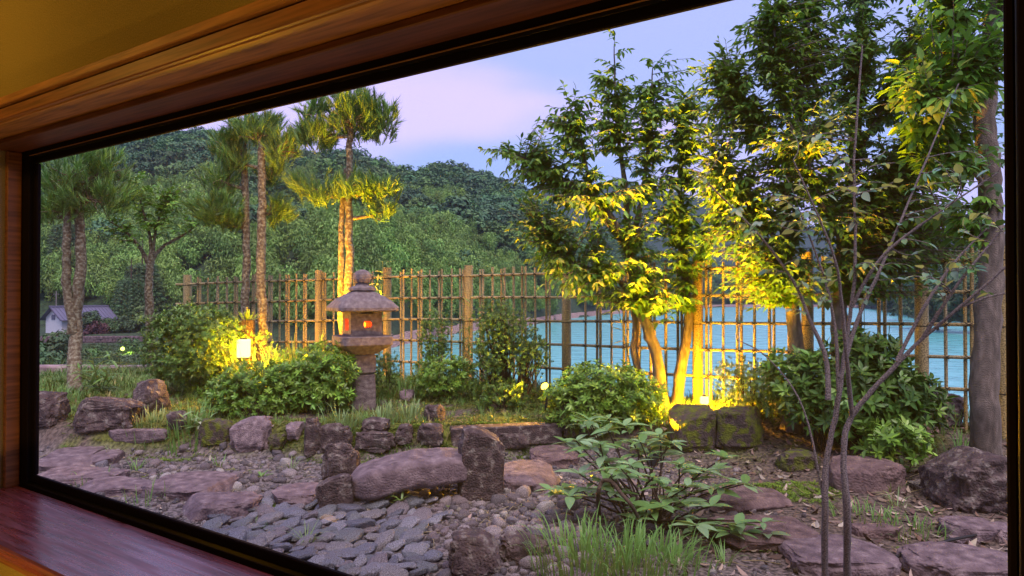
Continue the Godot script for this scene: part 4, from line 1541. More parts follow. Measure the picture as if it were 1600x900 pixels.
func build_rocks():
	var dk = "rock_dark"
	var st = "granite_step"
	# the little stone bridge and the stones that hold it
	rock("tall upright dark stone slab at the right end of the stone bridge", 719, 677, 784, 786, dk, 0.24, 31, 0.42, 0.07, "standing_stone", "stone", "", 0.25, 5)
	rock("upright dark pointed stone behind the left end of the stone bridge", 508, 700, 558, 752, dk, 0.20, 32, 0.6, 0.12, "standing_stone", "stone")
	rock("upright dark rounded stone in front of the left end of the stone bridge", 497, 748, 553, 803, dk, 0.18, 33, 0.5, 0.1, "standing_stone", "stone")
	# the bridge: an arched slab
	var a = spot(548, 790)
	var b = spot(742, 772)
	var m = MB.new()
	var nz = FastNoiseLite.new()
	nz.seed = 8
	nz.frequency = 3.0
	var n = 40
	var seg = 28
	var len = a.distance_to(b)
	for k in n + 1:
		var t = float(k) / n
		var cx = (t - 0.5) * len
		var arch = 0.05 * (1.0 - pow(absf(2.0 * t - 1.0), 2.0)) + 0.055 * t
		var e = 1.0 - pow(absf(2.0 * t - 1.0), 9.0) * 0.55
		for s in seg:
			var an = TAU * s / seg
			var q = Vector3(0, signf(sin(an)) * pow(absf(sin(an)), 0.42) * 0.10 * e, signf(cos(an)) * pow(absf(cos(an)), 0.42) * 0.21 * e)
			var p = Vector3(cx, 0.15 + arch, 0) + q
			p += Vector3(0, nz.get_noise_3dv(p * 1.0), nz.get_noise_3dv(p + Vector3.ONE * 4.0)) * 0.028 + Vector3.ONE * nz.get_noise_3dv(p * 5.0) * 0.007
			m.vert(p, q.normalized())
	for k in n:
		for s in seg:
			var i0 = k * seg + s
			var i1 = k * seg + (s + 1) % seg
			m.face(i0, i1, i1 + seg)
			m.face(i0, i1 + seg, i0 + seg)
	for e in [0, n]:
		var c = m.vert(Vector3((float(e) / n - 0.5) * len * 1.0, 0.15 + (0.055 if e else 0.0), 0), Vector3.RIGHT * (1.0 if e else -1.0))
		for s in seg:
			m.face(c, e * seg + s, e * seg + (s + 1) % seg)
	var br = obj("stone_bridge", m.mesh(true), mats[st])
	br.position = (a + b) / 2.0 - Vector3.UP * 0.01
	br.rotation.y = atan2(-(b.z - a.z), b.x - a.x)
	tag(br, "long arched pink granite slab laid as a bridge over the dry stream", "stone bridge")
	# flat steps
	flat("pale oval step just left of the bridge's front support stone", 428, 757, 508, 797, st, 0.10, 41)
	flat("long flat step nearest the window sill at the left", 288, 767, 402, 816, st, 0.12, 42)
	flat("flat oblong step behind the long one, close to the window frame", 238, 737, 362, 784, st, 0.10, 43)
	flat("large angular slab at the left with a straight joint along it", 78, 686, 150, 738, st, 0.08, 44, 0.35, 0.3)
	flat("narrow slab beside the large angular slab at the left", 140, 684, 190, 730, st, 0.08, 45, 0.35, 0.3)
	flat("flat slab in front of the large angular slab by the left frame", 72, 728, 188, 760, st, 0.08, 46)
	flat("low slab between the left frame and the flat oblong step", 132, 744, 246, 776, st, 0.08, 47)
	flat("broad flat stone at the foot of the mossy bank at left", 170, 668, 262, 692, st, 0.08, 48)
	flat("rounded flat step on the right of the tall standing slab", 780, 721, 864, 768, st, 0.13, 49)
	flat("small brownish step below the edging beam", 828, 697, 900, 730, "granite_brown", 0.10, 50)
	flat("wide brown slab half buried beneath the leaves near the mossy blocks", 1100, 758, 1222, 803, "granite_brown", 0.07, 51)
	flat("dark brown slab in the right foreground left of the slim sapling", 1110, 806, 1265, 862, "granite_brown", 0.07, 52)
	flat("broad purple step at the foot of the slim sapling", 1228, 832, 1382, 905, st, 0.09, 53)
	flat("broad purple step in the bottom right corner", 1418, 843, 1592, 915, st, 0.10, 54)
	flat("small flat dark step right of the sapling", 1330, 818, 1402, 842, "granite_brown", 0.06, 55)
	flat("angular purple stone in front of the big right boulder", 1480, 808, 1548, 850, st, 0.09, 56, 0.4)
	flat("pale grey stone against the right window frame", 1536, 816, 1596, 850, "rock_pale", 0.08, 57)
	flat("small pale stone below the angular purple stone", 1480, 836, 1520, 848, "rock_pale", 0.03, 58)
	flat("brown rounded stone behind the slim sapling", 1300, 716, 1398, 772, "granite_brown", 0.2, 59, 0.6)
	flat("square grey stone left of the big right boulder", 1432, 745, 1466, 782, "concrete", 0.05, 60, 0.35)
	flat("grey stone behind the leaf litter under the dark shrub", 1216, 700, 1276, 738, "rock_mossy", 0.12, 61)
	# boulders
	rock("big round lichened boulder below the large right tree", 1456, 716, 1578, 803, dk, 0.55, 71, 0.62, 0.1, "boulder", "boulder", "", 0.0, 5)
	rock("dark mound-shaped boulder behind the dark shrub near the fence", 1425, 618, 1496, 668, dk, 0.45, 72, 0.8, 0.1, "boulder", "boulder")
	rock("dark block-shaped rock at the bottom beside the grass clump", 704, 848, 781, 902, dk, 0.24, 73, 0.45, 0.1, "boulder", "rock")
	rock("low dark rock between the block-shaped rock and the grass", 783, 846, 852, 882, dk, 0.2, 74, 0.6, 0.12, "boulder", "rock")
	rock("round dark boulder on the bank at left, behind the grass", 212, 599, 262, 648, dk, 0.35, 75, 0.75, 0.1, "boulder", "boulder")
	rock("low wide dark rock in the left bank", 116, 634, 220, 678, dk, 0.35, 76, 0.6, 0.14, "boulder", "rock")
	rock("dark rock half hidden by the left window frame", 58, 628, 98, 674, dk, 0.3, 77, 0.6, 0.14, "boulder", "rock")
	rock("left block of the mossy pair below the bright lamp", 1048, 652, 1118, 706, "rock_mossy", 0.34, 78, 0.4, 0.06, "mossy_block", "stone block", "mossy blocks")
	rock("right block of the mossy pair below the bright lamp", 1112, 652, 1190, 708, "rock_mossy", 0.34, 79, 0.4, 0.06, "mossy_block", "stone block", "mossy blocks")
	rock("mossy stump-like stone under the left end of the wide low shrub", 878, 632, 926, 694, "rock_mossy", 0.25, 80, 0.5, 0.1, "mossy_block", "stone block")
	# stones along the edge of the bank
	var ed = [[364, 669, 421, 712, "rock_pale", "pale lichen-crusted rock in the bank below the low shrubs"], [449, 676, 474, 698, "rock_pale", "small pale-topped rock in the bank right of the lichen-crusted one"], [476, 670, 502, 720, dk, "narrow dark rock in the bank edge"], [496, 678, 548, 716, dk, "dark squarish rock in the bank edge above the pointed stone"], [566, 671, 606, 690, dk, "flat-topped dark rock high in the mossy bank edge"], [560, 692, 616, 716, dk, "dark rock low in the bank right behind the bridge"], [620, 680, 646, 704, dk, "small dark rock in the bank behind the bridge middle"], [655, 684, 692, 712, dk, "dark rock in the bank left of the tall standing slab"], [663, 636, 696, 660, dk, "round dark cobble lying on the moss in front of the lantern grass"], [626, 614, 648, 628, "rock_pale", "small white flat stone on the soil right of the lantern"], [770, 690, 822, 712, dk, "dark flat rock under the edging beam"], [264, 655, 292, 678, dk, "small dark rock at the bank edge below the round boulder"], [424, 690, 452, 712, "rock_mossy", "mossy rock in the bank between two pale ones"], [316, 674, 362, 706, "rock_mossy", "mossy rock at the bank edge left of the lichen-crusted rock"], [984, 690, 1040, 716, "rock_mossy", "mossy stone at the foot of the wide low shrub"]]
	for k in ed.size():
		var q = ed[k]
		rock(q[5], q[0], q[1], q[2], q[3], q[4], 0.16, 100 + k, 0.55, 0.14, "edge_stone", "rock", "stones set along the bank edge", 0.0, 4)
	# the edging beam
	var e0 = spot(704, 679)
	var e1 = spot(874, 683)
	var bm = MB.new()
	for k in 12:
		pass
	var L = e0.distance_to(e1)
	bm.loft([[0.0, -0.05, 6], [0.085, -0.05, 6], [0.088, 0.03, 6], [0.08, 0.075, 6], [0.0, 0.078, 6]], 28)
	var eb = obj("edging_beam", weather(boxmesh(Vector3(-L / 2, -0.1, -0.08), Vector3(L / 2, 0.085, 0.08), 0.012), 0.004, 2), mats[dk])
	eb.position = (e0 + e1) / 2.0
	eb.rotation.y = atan2(-(e1.z - e0.z), e1.x - e0.x)
	tag(eb, "long low dark stone beam edging the moss right of the lantern", "edging stone")
	# pale kerb behind the left trees
	var kerbs = [["pale stone kerb at the left edge of the garden by the window frame", 20, 140], ["pale stone kerb between the forked pair and the pale barked tree", 142, 232], ["pale stone kerb behind the round clipped bush", 234, 345]]
	for q in kerbs:
		var p0 = px(q[1], 590, 10.45)
		var p1 = px(q[2], 590, 10.45)
		var kb = obj("kerb", weather(boxmesh(Vector3(-p0.distance_to(p1) / 2 + 0.01, -0.4, -0.14), Vector3(p0.distance_to(p1) / 2 - 0.01, 0.07, 0.14), 0.02), 0.008, 5), mats["bank_stone"])
		kb.position = Vector3((p0.x + p1.x) / 2, ground((p0.x + p1.x) / 2, 10.4) + 0.02, -10.45)
		tag(kb, q[0], "kerb", "pale kerb stones")

func build_stream():
	# the dry stream: flat slates, round cobbles and gravel lying on the ground
	var r = RandomNumberGenerator.new()
	r.seed = 202
	var bed = Node3D.new()
	bed.name = "dry_stream_bed"
	add_child(bed)
	bed.set_meta("kind", "structure")
	var sl = []
	for k in 4:
		sl.append(stone(300 + k, Vector3(0.5, [0.14, 0.2, 0.12, 0.17][k], [0.30, 0.40, 0.34, 0.27][k]), 0.85, 0.12, 3, 0.8, 4))
	var cb = []
	for k in 5:
		cb.append(stone(320 + k, Vector3(0.5, [0.3, 0.36, 0.27, 0.4, 0.3][k], 0.38), 0.8, 0.09, 2, 1.0, 3))
	var taken = []
	var count = 0
	for k in 2600:          # slates, overlapping like scales, all leaning the same way
		var col = r.randf_range(330.0, 735.0)
		var row = r.randf_range(772.0, 905.0)
		var p = spot(col, row)
		var s = r.randf_range(0.08, 0.22)
		var left = 775.0 + maxf(0, 470.0 - col) * 0.05
		if row < left or (col > 640 and row < 775.0) or (col > 665 + gnoise.get_noise_1d(row * 30.0) * 60.0) or (col > 705 and row > 845):
			continue
		var ok = true
		for q in taken:
			if q[0].distance_to(p) < (q[1] + s) * 0.26:
				ok = false
				break
		if not ok:
			continue
		taken.append([p, s])
		var o = obj("slate", sl[r.randi() % 4], mats["slate_%d" % (r.randi() % 6)], bed)
		o.basis = Basis.from_euler(Vector3(r.randf_range(-0.22, 0.3), 0.6 + r.randf_range(-1.1, 1.1), 0.2 + r.randf_range(-0.3, 0.25))).scaled(Vector3.ONE) * Basis.from_scale(Vector3(s, s * 0.9, s))
		o.position = p + Vector3.UP * (0.012 + s * 0.10)
		count += 1
		if count > 190:
			break
	var zones = [[640.0, 910.0, 752.0, 905.0, 0.05, 0.15, 200], [160.0, 560.0, 700.0, 775.0, 0.05, 0.13, 90], [860.0, 1180.0, 700.0, 870.0, 0.05, 0.12, 25], [700.0, 860.0, 830.0, 905.0, 0.06, 0.15, 40]]
	for z in zones:
		var got = 0
		for k in 3000:
			var col = r.randf_range(z[0], z[1])
			var row = r.randf_range(z[2], z[3])
			var p = spot(col, row)
			if bank(p.x, -p.z) > 0.35:
				continue
			var s = r.randf_range(z[4], z[5]) * (1.0 if r.randf() < 0.7 else 0.7)
			var ok = true
			for q in taken:
				if q[0].distance_to(p) < (q[1] + s) * 0.44:
					ok = false
					break
			if not ok:
				continue
			taken.append([p, s])
			var pale = r.randf()
			var ci = r.randi() % 4 if pale < 0.75 else (2 if pale < 0.88 else (4 if pale < 0.94 else 5))
			var o = obj("cobble", cb[r.randi() % 5], mats["cobble_%d" % ci], bed)
			o.basis = Basis.from_euler(Vector3(r.randf_range(-0.25, 0.25), r.randf() * TAU, r.randf_range(-0.25, 0.25))) * Basis.from_scale(Vector3.ONE * s)
			o.position = p + Vector3.UP * s * 0.10
			got += 1
			if got >= z[6]:
				break
	# gravel
	var places = []
	var tints = []
	var cols = [Color(0.27, 0.23, 0.235), Color(0.18, 0.155, 0.17), Color(0.42, 0.38, 0.38), Color(0.15, 0.14, 0.165), Color(0.31, 0.27, 0.245)]
	for k in 9000:
		var x = r.randf_range(-5.2, 3.0)
		var d = r.randf_range(2.9, 6.4)
		if bank(x, d) > 0.3 or r.randf() < smoothstep(0.6, 2.2, x):
			continue
		var s = r.randf_range(0.012, 0.045)
		places.append(Transform3D(Basis.from_euler(rv(r) * 3.0) * Basis.from_scale(Vector3.ONE * s), on(x, d, s * 0.15)))
		tints.append(tone(r, cols[r.randi() % 5], 0.25, 0.08))
	copies("gravel", stone(340, Vector3(0.5, 0.33, 0.4), 0.8, 0.1, 1, 1.0, 2), mats["pebble"], places, tints, bed)

# ---------------------------------------------------------------- trees, shrubs and the small growth
func build_trees():
	var B = mats["bark_lichen"]
	# pruned conifers
	podocarp("pruned conifer with forked lichened trunk at the left window frame",
		[[[spot(119, 612) + Vector3(0, -0.05, 0), px(118, 520, 8.6), px(126, 420, 8.6), px(123, 340, 8.6), px(118, 290, 8.6)], 0.082, 0.045], [[px(116, 520, 8.58), px(104, 440, 8.55), px(104, 380, 8.5), px(105, 330, 8.5), px(112, 285, 8.45)], 0.058, 0.035]],
		[[px(95, 320, 8.6), Vector3(0.42, 0.26, 0.4), 150], [px(150, 300, 8.6), Vector3(0.42, 0.28, 0.42), 170], [px(115, 265, 8.5), Vector3(0.48, 0.30, 0.45), 170], [px(165, 255, 8.7), Vector3(0.34, 0.2, 0.3), 90], [px(85, 275, 8.7), Vector3(0.3, 0.24, 0.3), 90], [px(60, 330, 8.9), Vector3(0.3, 0.2, 0.3), 70]],
		B, 61, 0.17, "pruned conifers along the fence")
	podocarp("slim pruned conifer standing left of its taller neighbour by the fence",
		[[[on(-3.52, 9.0), px(383, 480, 9.0), px(385, 400, 9.0), px(383, 320, 9.0), px(380, 235, 9.0)], 0.058, 0.04]],
		[[px(352, 222, 9.0), Vector3(0.3, 0.28, 0.3), 120], [px(385, 200, 9.1), Vector3(0.33, 0.2, 0.3), 100], [px(345, 275, 8.9), Vector3(0.27, 0.2, 0.25), 90], [px(338, 326, 8.9), Vector3(0.40, 0.22, 0.33), 150], [px(365, 345, 9.0), Vector3(0.2, 0.12, 0.2), 50]],
		B, 62, 0.17, "pruned conifers along the fence")
	podocarp("tall lichened pruned conifer right of its slim neighbour by the fence",
		[[[on(-3.2, 8.72), px(411, 510, 8.72), px(407, 420, 8.75), px(409, 320, 8.8), px(408, 230, 8.8)], 0.075, 0.045]],
		[[px(400, 195, 8.8), Vector3(0.36, 0.2, 0.33), 130], [px(438, 225, 8.8), Vector3(0.30, 0.26, 0.3), 130], [px(425, 270, 9.0), Vector3(0.22, 0.18, 0.22), 70], [px(432, 322, 9.0), Vector3(0.2, 0.26, 0.25), 90], [px(372, 245, 8.9), Vector3(0.2, 0.15, 0.2), 50]],
		B, 63, 0.17, "pruned conifers along the fence")
	podocarp("twin trunk pruned conifer behind the lantern, lit yellow from below",
		[[[on(-2.05, 8.35), px(533, 480, 8.4), px(533, 400, 8.4), px(534, 330, 8.4), px(541, 262, 8.4)], 0.045, 0.03], [[on(-1.96, 8.3), px(544, 480, 8.35), px(546, 400, 8.35), px(545, 330, 8.35), px(545, 240, 8.35), px(548, 200, 8.35)], 0.062, 0.035]],
		[[px(500, 292, 8.4), Vector3(0.34, 0.2, 0.32), 120], [px(545, 285, 8.3), Vector3(0.28, 0.2, 0.3), 90], [px(592, 290, 8.4), Vector3(0.32, 0.2, 0.32), 110], [px(600, 325, 8.4), Vector3(0.22, 0.12, 0.22), 35], [px(500, 200, 8.4), Vector3(0.32, 0.26, 0.3), 130], [px(548, 178, 8.3), Vector3(0.42, 0.30, 0.38), 190], [px(598, 188, 8.4), Vector3(0.30, 0.24, 0.3), 120], [px(560, 150, 8.4), Vector3(0.33, 0.15, 0.3), 80], [px(485, 165, 8.4), Vector3(0.22, 0.12, 0.22), 40]],
		B, 64, 0.17, "pruned conifers along the fence")
	var small = leaf_mesh("leaf_small", 0.5, 0.25, 0.15)
	var ovate = leaf_mesh("leaf_ovate", 0.40, 0.28, 0.28)
	var broad = leaf_mesh("leaf_broad", 0.58, 0.22, 0.2, 5)
	# pale barked tree at left
	leafy_tree("broadleaf_tree", "slender pale barked broadleaf tree standing left of the round clipped bush", "tree",
		[[[on(-5.15, 9.8), px(234, 500, 9.8), px(233, 430, 9.8), px(238, 395, 9.8)], 0.062, 0.05, "trunk", true],
		[[px(235, 420, 9.8), px(226, 400, 9.8), px(205, 370, 9.7), px(170, 345, 9.6)], 0.04, 0.008, "branch"],
		[[px(237, 405, 9.8), px(255, 385, 9.9), px(290, 365, 10.0), px(315, 345, 10.0)], 0.035, 0.006, "branch"],
		[[px(236, 410, 9.8), px(234, 370, 9.8), px(220, 320, 9.8), px(205, 280, 9.8)], 0.03, 0.006, "branch"],
		[[px(238, 400, 9.8), px(245, 350, 9.8), px(260, 310, 9.8)], 0.025, 0.006, "branch"]],
		[[px(225, 320, 9.8), Vector3(0.5, 0.45, 0.45), 82], [px(270, 335, 9.8), Vector3(0.45, 0.35, 0.45), 67], [px(210, 285, 9.7), Vector3(0.3, 0.25, 0.3), 33], [px(195, 365, 9.7), Vector3(0.35, 0.15, 0.3), 18], [px(295, 310, 9.9), Vector3(0.3, 0.3, 0.3), 24]],
		[], mats["bark_lichen"], small, "pale_tree_leaf", [Color(0.160, 0.352, 0.057), Color(0.133, 0.291, 0.051), Color(0.226, 0.415, 0.071)], 0.075, 11, 0, 71, 0.2)
	# the lit tree in the middle right
	leafy_tree("broadleaf_tree", "multi-stemmed leafy tree lit yellow from below, in front of the water", "tree",
		[[[on(1.55, 7.05), px(1026, 560, 7.05), px(1010, 510, 7.05), px(996, 450, 7.05), px(982, 395, 7.05)], 0.066, 0.05, "trunk", true],
		[[on(1.72, 7.15), px(1066, 560, 7.15), px(1076, 500, 7.15), px(1070, 430, 7.15), px(1062, 340, 7.15)], 0.064, 0.035, "trunk", true],
		[[on(1.48, 7.2), px(992, 560, 7.2), px(992, 500, 7.2), px(975, 450, 7.2), px(930, 400, 7.2)], 0.045, 0.02, "trunk", true],
		[[px(998, 455, 7.05), px(950, 430, 7.0), px(900, 410, 7.0), px(860, 385, 7.0)], 0.03, 0.008, "branch"],
		[[px(984, 400, 7.05), px(950, 330, 7.0), px(890, 290, 7.0), px(830, 250, 6.95), px(780, 235, 6.9)], 0.035, 0.006, "branch"],
		[[px(982, 395, 7.05), px(978, 300, 7.05), px(965, 200, 7.05), px(960, 70, 7.05)], 0.04, 0.005, "branch"],
		[[px(982, 395, 7.05), px(1005, 300, 7.1), px(1015, 200, 7.1), px(1020, 105, 7.1)], 0.035, 0.005, "branch"],
		[[px(980, 390, 7.0), px(930, 310, 6.8), px(910, 230, 6.8), px(890, 165, 6.8)], 0.03, 0.006, "branch"],
		[[px(1062, 340, 7.15), px(1065, 250, 7.2), px(1070, 180, 7.2)], 0.03, 0.006, "branch"],
		[[px(1070, 430, 7.15), px(1110, 380, 7.1), px(1130, 330, 7.0)], 0.03, 0.008, "branch"]],
		[[px(830, 255, 6.95), Vector3(0.42, 0.28, 0.4), 92], [px(880, 215, 6.9), Vector3(0.35, 0.32, 0.4), 88], [px(960, 175, 7.05), Vector3(0.38, 0.5, 0.45), 154], [px(1025, 210, 7.1), Vector3(0.4, 0.6, 0.5), 176], [px(905, 310, 6.9), Vector3(0.5, 0.36, 0.5), 132], [px(1000, 330, 6.95), Vector3(0.6, 0.4, 0.55), 165], [px(1075, 380, 7.0), Vector3(0.4, 0.45, 0.45), 120], [px(890, 400, 6.95), Vector3(0.45, 0.26, 0.4), 88], [px(990, 420, 6.8), Vector3(0.5, 0.25, 0.4), 88], [px(930, 450, 7.0), Vector3(0.35, 0.2, 0.3), 44], [px(1010, 470, 6.85), Vector3(0.6, 0.18, 0.4), 60], [px(910, 440, 6.9), Vector3(0.45, 0.22, 0.4), 60], [px(850, 300, 6.9), Vector3(0.45, 0.3, 0.4), 60], [px(1075, 150, 7.1), Vector3(0.3, 0.35, 0.4), 60], [px(1078, 250, 7.1), Vector3(0.35, 0.6, 0.4), 104], [px(1095, 330, 7.0), Vector3(0.35, 0.4, 0.4), 65], [px(850, 340, 6.9), Vector3(0.4, 0.35, 0.4), 65], [px(1040, 460, 6.9), Vector3(0.4, 0.2, 0.35), 45]],
		[px(952, 48, 7.05), px(985, 75, 7.05), px(1010, 90, 7.1), px(1040, 82, 7.1), px(1062, 105, 7.1), px(880, 130, 6.85), px(900, 140, 6.85), px(858, 165, 6.85), px(840, 190, 6.9), px(752, 232, 6.9), px(762, 255, 6.9), px(780, 285, 6.9), px(815, 215, 6.9), px(795, 222, 6.9), px(935, 90, 7.0), px(925, 120, 7.0), px(965, 100, 7.05), px(800, 300, 6.9), px(820, 330, 6.9), px(1080, 90, 7.1)],
		mats["bark_smooth"], ovate, "lit_tree_leaf", [Color(0.15, 0.27, 0.05), Color(0.122, 0.270, 0.051), Color(0.160, 0.332, 0.057), Color(0.094, 0.228, 0.051), Color(0.208, 0.374, 0.057)], 0.088, 13, 300, 72, 0.30)
	# the dense tree at the right
	leafy_tree("broadleaf_tree", "tall dense broadleaf tree with two trunks at right, lit yellow on its left side", "tree",
		[[[on(2.5, 6.15), px(1246, 560, 6.15), px(1236, 470, 6.15), px(1228, 380, 6.15), px(1235, 250, 6.1), px(1255, 120, 6.1), px(1270, -60, 6.1)], 0.075, 0.02, "trunk", true],
		[[on(2.92, 6.05), px(1310, 560, 6.05), px(1312, 470, 6.05), px(1318, 380, 6.05), px(1335, 250, 6.05), px(1350, 60, 6.05), px(1360, -120, 6.05)], 0.085, 0.02, "trunk", true],
		[[px(1230, 400, 6.15), px(1180, 330, 6.0), px(1130, 280, 5.9)], 0.03, 0.006, "branch"],
		[[px(1235, 260, 6.1), px(1180, 180, 6.0), px(1140, 130, 5.95)], 0.03, 0.006, "branch"],
		[[px(1240, 230, 6.1), px(1220, 120, 5.8), px(1210, 20, 5.7)], 0.03, 0.006, "branch"],
		[[px(1320, 360, 6.05), px(1380, 280, 5.9), px(1430, 220, 5.85)], 0.035, 0.006, "branch"],
		[[px(1335, 250, 6.05), px(1390, 150, 6.0), px(1430, 60, 6.0)], 0.03, 0.006, "branch"],
		[[px(1318, 380, 6.05), px(1280, 310, 5.7), px(1260, 230, 5.5)], 0.03, 0.006, "branch"]],
		[[px(1150, 250, 5.95), Vector3(0.42, 0.6, 0.5), 262], [px(1480, 120, 6.3), Vector3(0.5, 0.5, 0.5), 110], [px(1230, 300, 6.1), Vector3(0.55, 0.4, 0.5), 90], [px(1400, 350, 6.1), Vector3(0.5, 0.4, 0.5), 80], [px(1450, 300, 6.1), Vector3(0.5, 0.5, 0.5), 130], [px(1520, 210, 6.2), Vector3(0.45, 0.5, 0.5), 90], [px(1520, 380, 6.2), Vector3(0.4, 0.3, 0.4), 70], [px(1290, 440, 6.0), Vector3(0.6, 0.22, 0.45), 90], [px(1170, 440, 6.2), Vector3(0.45, 0.25, 0.4), 70], [px(1430, 200, 6.0), Vector3(0.45, 0.45, 0.45), 90], [px(1300, 130, 6.1), Vector3(0.5, 0.4, 0.5), 80], [px(1125, 150, 5.95), Vector3(0.3, 0.4, 0.4), 112], [px(1180, 110, 5.95), Vector3(0.42, 0.45, 0.5), 225], [px(1260, 60, 5.9), Vector3(0.6, 0.5, 0.6), 275], [px(1250, 210, 5.8), Vector3(0.55, 0.5, 0.6), 300], [px(1360, 110, 6.0), Vector3(0.55, 0.6, 0.6), 275], [px(1390, 260, 5.95), Vector3(0.5, 0.55, 0.55), 250], [px(1300, 330, 5.9), Vector3(0.6, 0.4, 0.55), 250], [px(1160, 360, 5.95), Vector3(0.4, 0.4, 0.45), 175], [px(1440, 370, 5.9), Vector3(0.45, 0.4, 0.5), 175], [px(1340, -60, 6.0), Vector3(0.9, 0.5, 0.7), 250], [px(1220, 430, 6.0), Vector3(0.4, 0.3, 0.4), 100], [px(1380, 430, 5.9), Vector3(0.5, 0.25, 0.4), 112]],
		[px(1185, 5, 5.9), px(1150, 40, 5.95), px(1105, 120, 5.95), px(1092, 160, 5.95), px(1088, 205, 5.95), px(1130, 75, 5.95), px(1095, 290, 5.95)],
		mats["bark_smooth"], ovate, "dense_tree_leaf", [Color(0.16, 0.27, 0.05), Color(0.13, 0.25, 0.05), Color(0.113, 0.248, 0.043), Color(0.142, 0.301, 0.051), Color(0.094, 0.207, 0.043), Color(0.170, 0.332, 0.051)], 0.076, 14, 300, 73, 0.28)
	# the large trunk at the right frame
	leafy_tree("broadleaf_tree", "big grey trunked tree close to the right window frame, forking high up", "tree",
		[[[spot(1540, 728) + Vector3(0, -0.06, 0), px(1537, 640, 5.2), px(1541, 520, 5.2), px(1550, 400, 5.2), px(1548, 280, 5.2), px(1542, 160, 5.2), px(1560, 0, 5.2), px(1570, -150, 5.2)], 0.104, 0.055, "trunk", true],
		[[px(1543, 190, 5.2), px(1522, 110, 5.2), px(1497, 20, 5.2), px(1480, -100, 5.2)], 0.06, 0.03, "branch"],
		[[px(1546, 260, 5.2), px(1490, 220, 5.1), px(1440, 205, 5.0)], 0.025, 0.006, "branch"],
		[[px(1548, 300, 5.2), px(1500, 250, 5.0), px(1450, 270, 5.0)], 0.022, 0.006, "branch"],
		[[px(1544, 150, 5.2), px(1500, 140, 4.9), px(1460, 150, 4.8)], 0.02, 0.006, "branch"]],
		[[px(1490, 60, 5.0), Vector3(0.35, 0.4, 0.5), 110], [px(1450, 150, 4.9), Vector3(0.35, 0.3, 0.4), 90], [px(1540, 90, 4.8), Vector3(0.25, 0.3, 0.3), 60], [px(1480, 240, 5.0), Vector3(0.3, 0.25, 0.35), 70], [px(1530, -60, 5.1), Vector3(0.6, 0.4, 0.6), 100], [px(1500, 340, 5.3), Vector3(0.2, 0.2, 0.3), 30]],
		[], mats["bark_smooth"], ovate, "frame_tree_leaf", [Color(0.133, 0.321, 0.051), Color(0.170, 0.384, 0.057), Color(0.104, 0.248, 0.043)], 0.11, 11, 150, 74, 0.4)
	# the slim sapling in front
	leafy_tree("sapling", "slim two-stemmed sapling with sparse rounded leaves in front of the other trees", "tree",
		[[[spot(1287, 905) + Vector3(0, -0.05, 0), px(1287, 800, 3.35), px(1290, 720, 3.35), px(1306, 640, 3.35), px(1318, 560, 3.35), px(1330, 480, 3.35), px(1337, 400, 3.35), px(1336, 250, 3.35), px(1350, 70, 3.35)], 0.0175, 0.004, "trunk"],
		[[spot(1322, 905) + Vector3(0, -0.05, 0), px(1321, 800, 3.3), px(1317, 700, 3.3), px(1330, 650, 3.3), px(1380, 590, 3.25), px(1440, 530, 3.2), px(1500, 480, 3.1), px(1580, 410, 3.0)], 0.0185, 0.005, "trunk"],
		[[px(1293, 625, 3.35), px(1290, 560, 3.4), px(1265, 500, 3.45), px(1240, 440, 3.5), px(1180, 360, 3.5), px(1090, 270, 3.5)], 0.014, 0.003, "branch"],
		[[px(1310, 610, 3.35), px(1305, 520, 3.4), px(1290, 440, 3.4), px(1250, 330, 3.4)], 0.012, 0.003, "branch"],
		[[px(1330, 650, 3.3), px(1322, 560, 3.2), px(1315, 470, 3.15), px(1300, 390, 3.1), px(1240, 250, 3.1)], 0.012, 0.003, "branch"],
		[[px(1312, 590, 3.35), px(1340, 500, 3.4), px(1385, 400, 3.45), px(1440, 270, 3.5), px(1500, 130, 3.5)], 0.012, 0.003, "branch"],
		[[px(1330, 480, 3.35), px(1380, 400, 3.3), px(1470, 330, 3.2), px(1560, 270, 3.2)], 0.010, 0.003, "branch"],
		[[px(1400, 565, 3.23), px(1450, 470, 3.25), px(1500, 400, 3.3), px(1560, 340, 3.3)], 0.010, 0.003, "branch"],
		[[px(1440, 530, 3.2), px(1500, 440, 3.1), px(1590, 330, 3.05)], 0.010, 0.003, "branch"],
		[[px(1500, 480, 3.1), px(1560, 460, 3.05), px(1620, 455, 3.0)], 0.007, 0.002, "branch"],
		[[px(1287, 790, 3.35), px(1255, 640, 3.4), px(1200, 560, 3.5), px(1150, 530, 3.5)], 0.006, 0.002, "branch"]],
		[[px(1200, 330, 3.45), Vector3(0.28, 0.2, 0.3), 15], [px(1290, 250, 3.3), Vector3(0.3, 0.3, 0.3), 15], [px(1420, 320, 3.35), Vector3(0.35, 0.25, 0.3), 18], [px(1500, 280, 3.25), Vector3(0.25, 0.3, 0.3), 15], [px(1350, 420, 3.3), Vector3(0.45, 0.2, 0.3), 17], [px(1480, 420, 3.2), Vector3(0.3, 0.15, 0.2), 11], [px(1230, 450, 3.45), Vector3(0.25, 0.12, 0.2), 8]],
		[px(1385, 235, 3.4), px(1490, 150, 3.5), px(1340, 65, 3.35), px(1100, 275, 3.5), px(1130, 240, 3.5), px(1560, 300, 3.2)],
		mats["bark_grey"], broad, "sapling_leaf", [Color(0.12, 0.27, 0.20), Color(0.10, 0.25, 0.10), Color(0.17, 0.31, 0.26), Color(0.09, 0.22, 0.11)], 0.054, 6, 300, 75, 0.3)

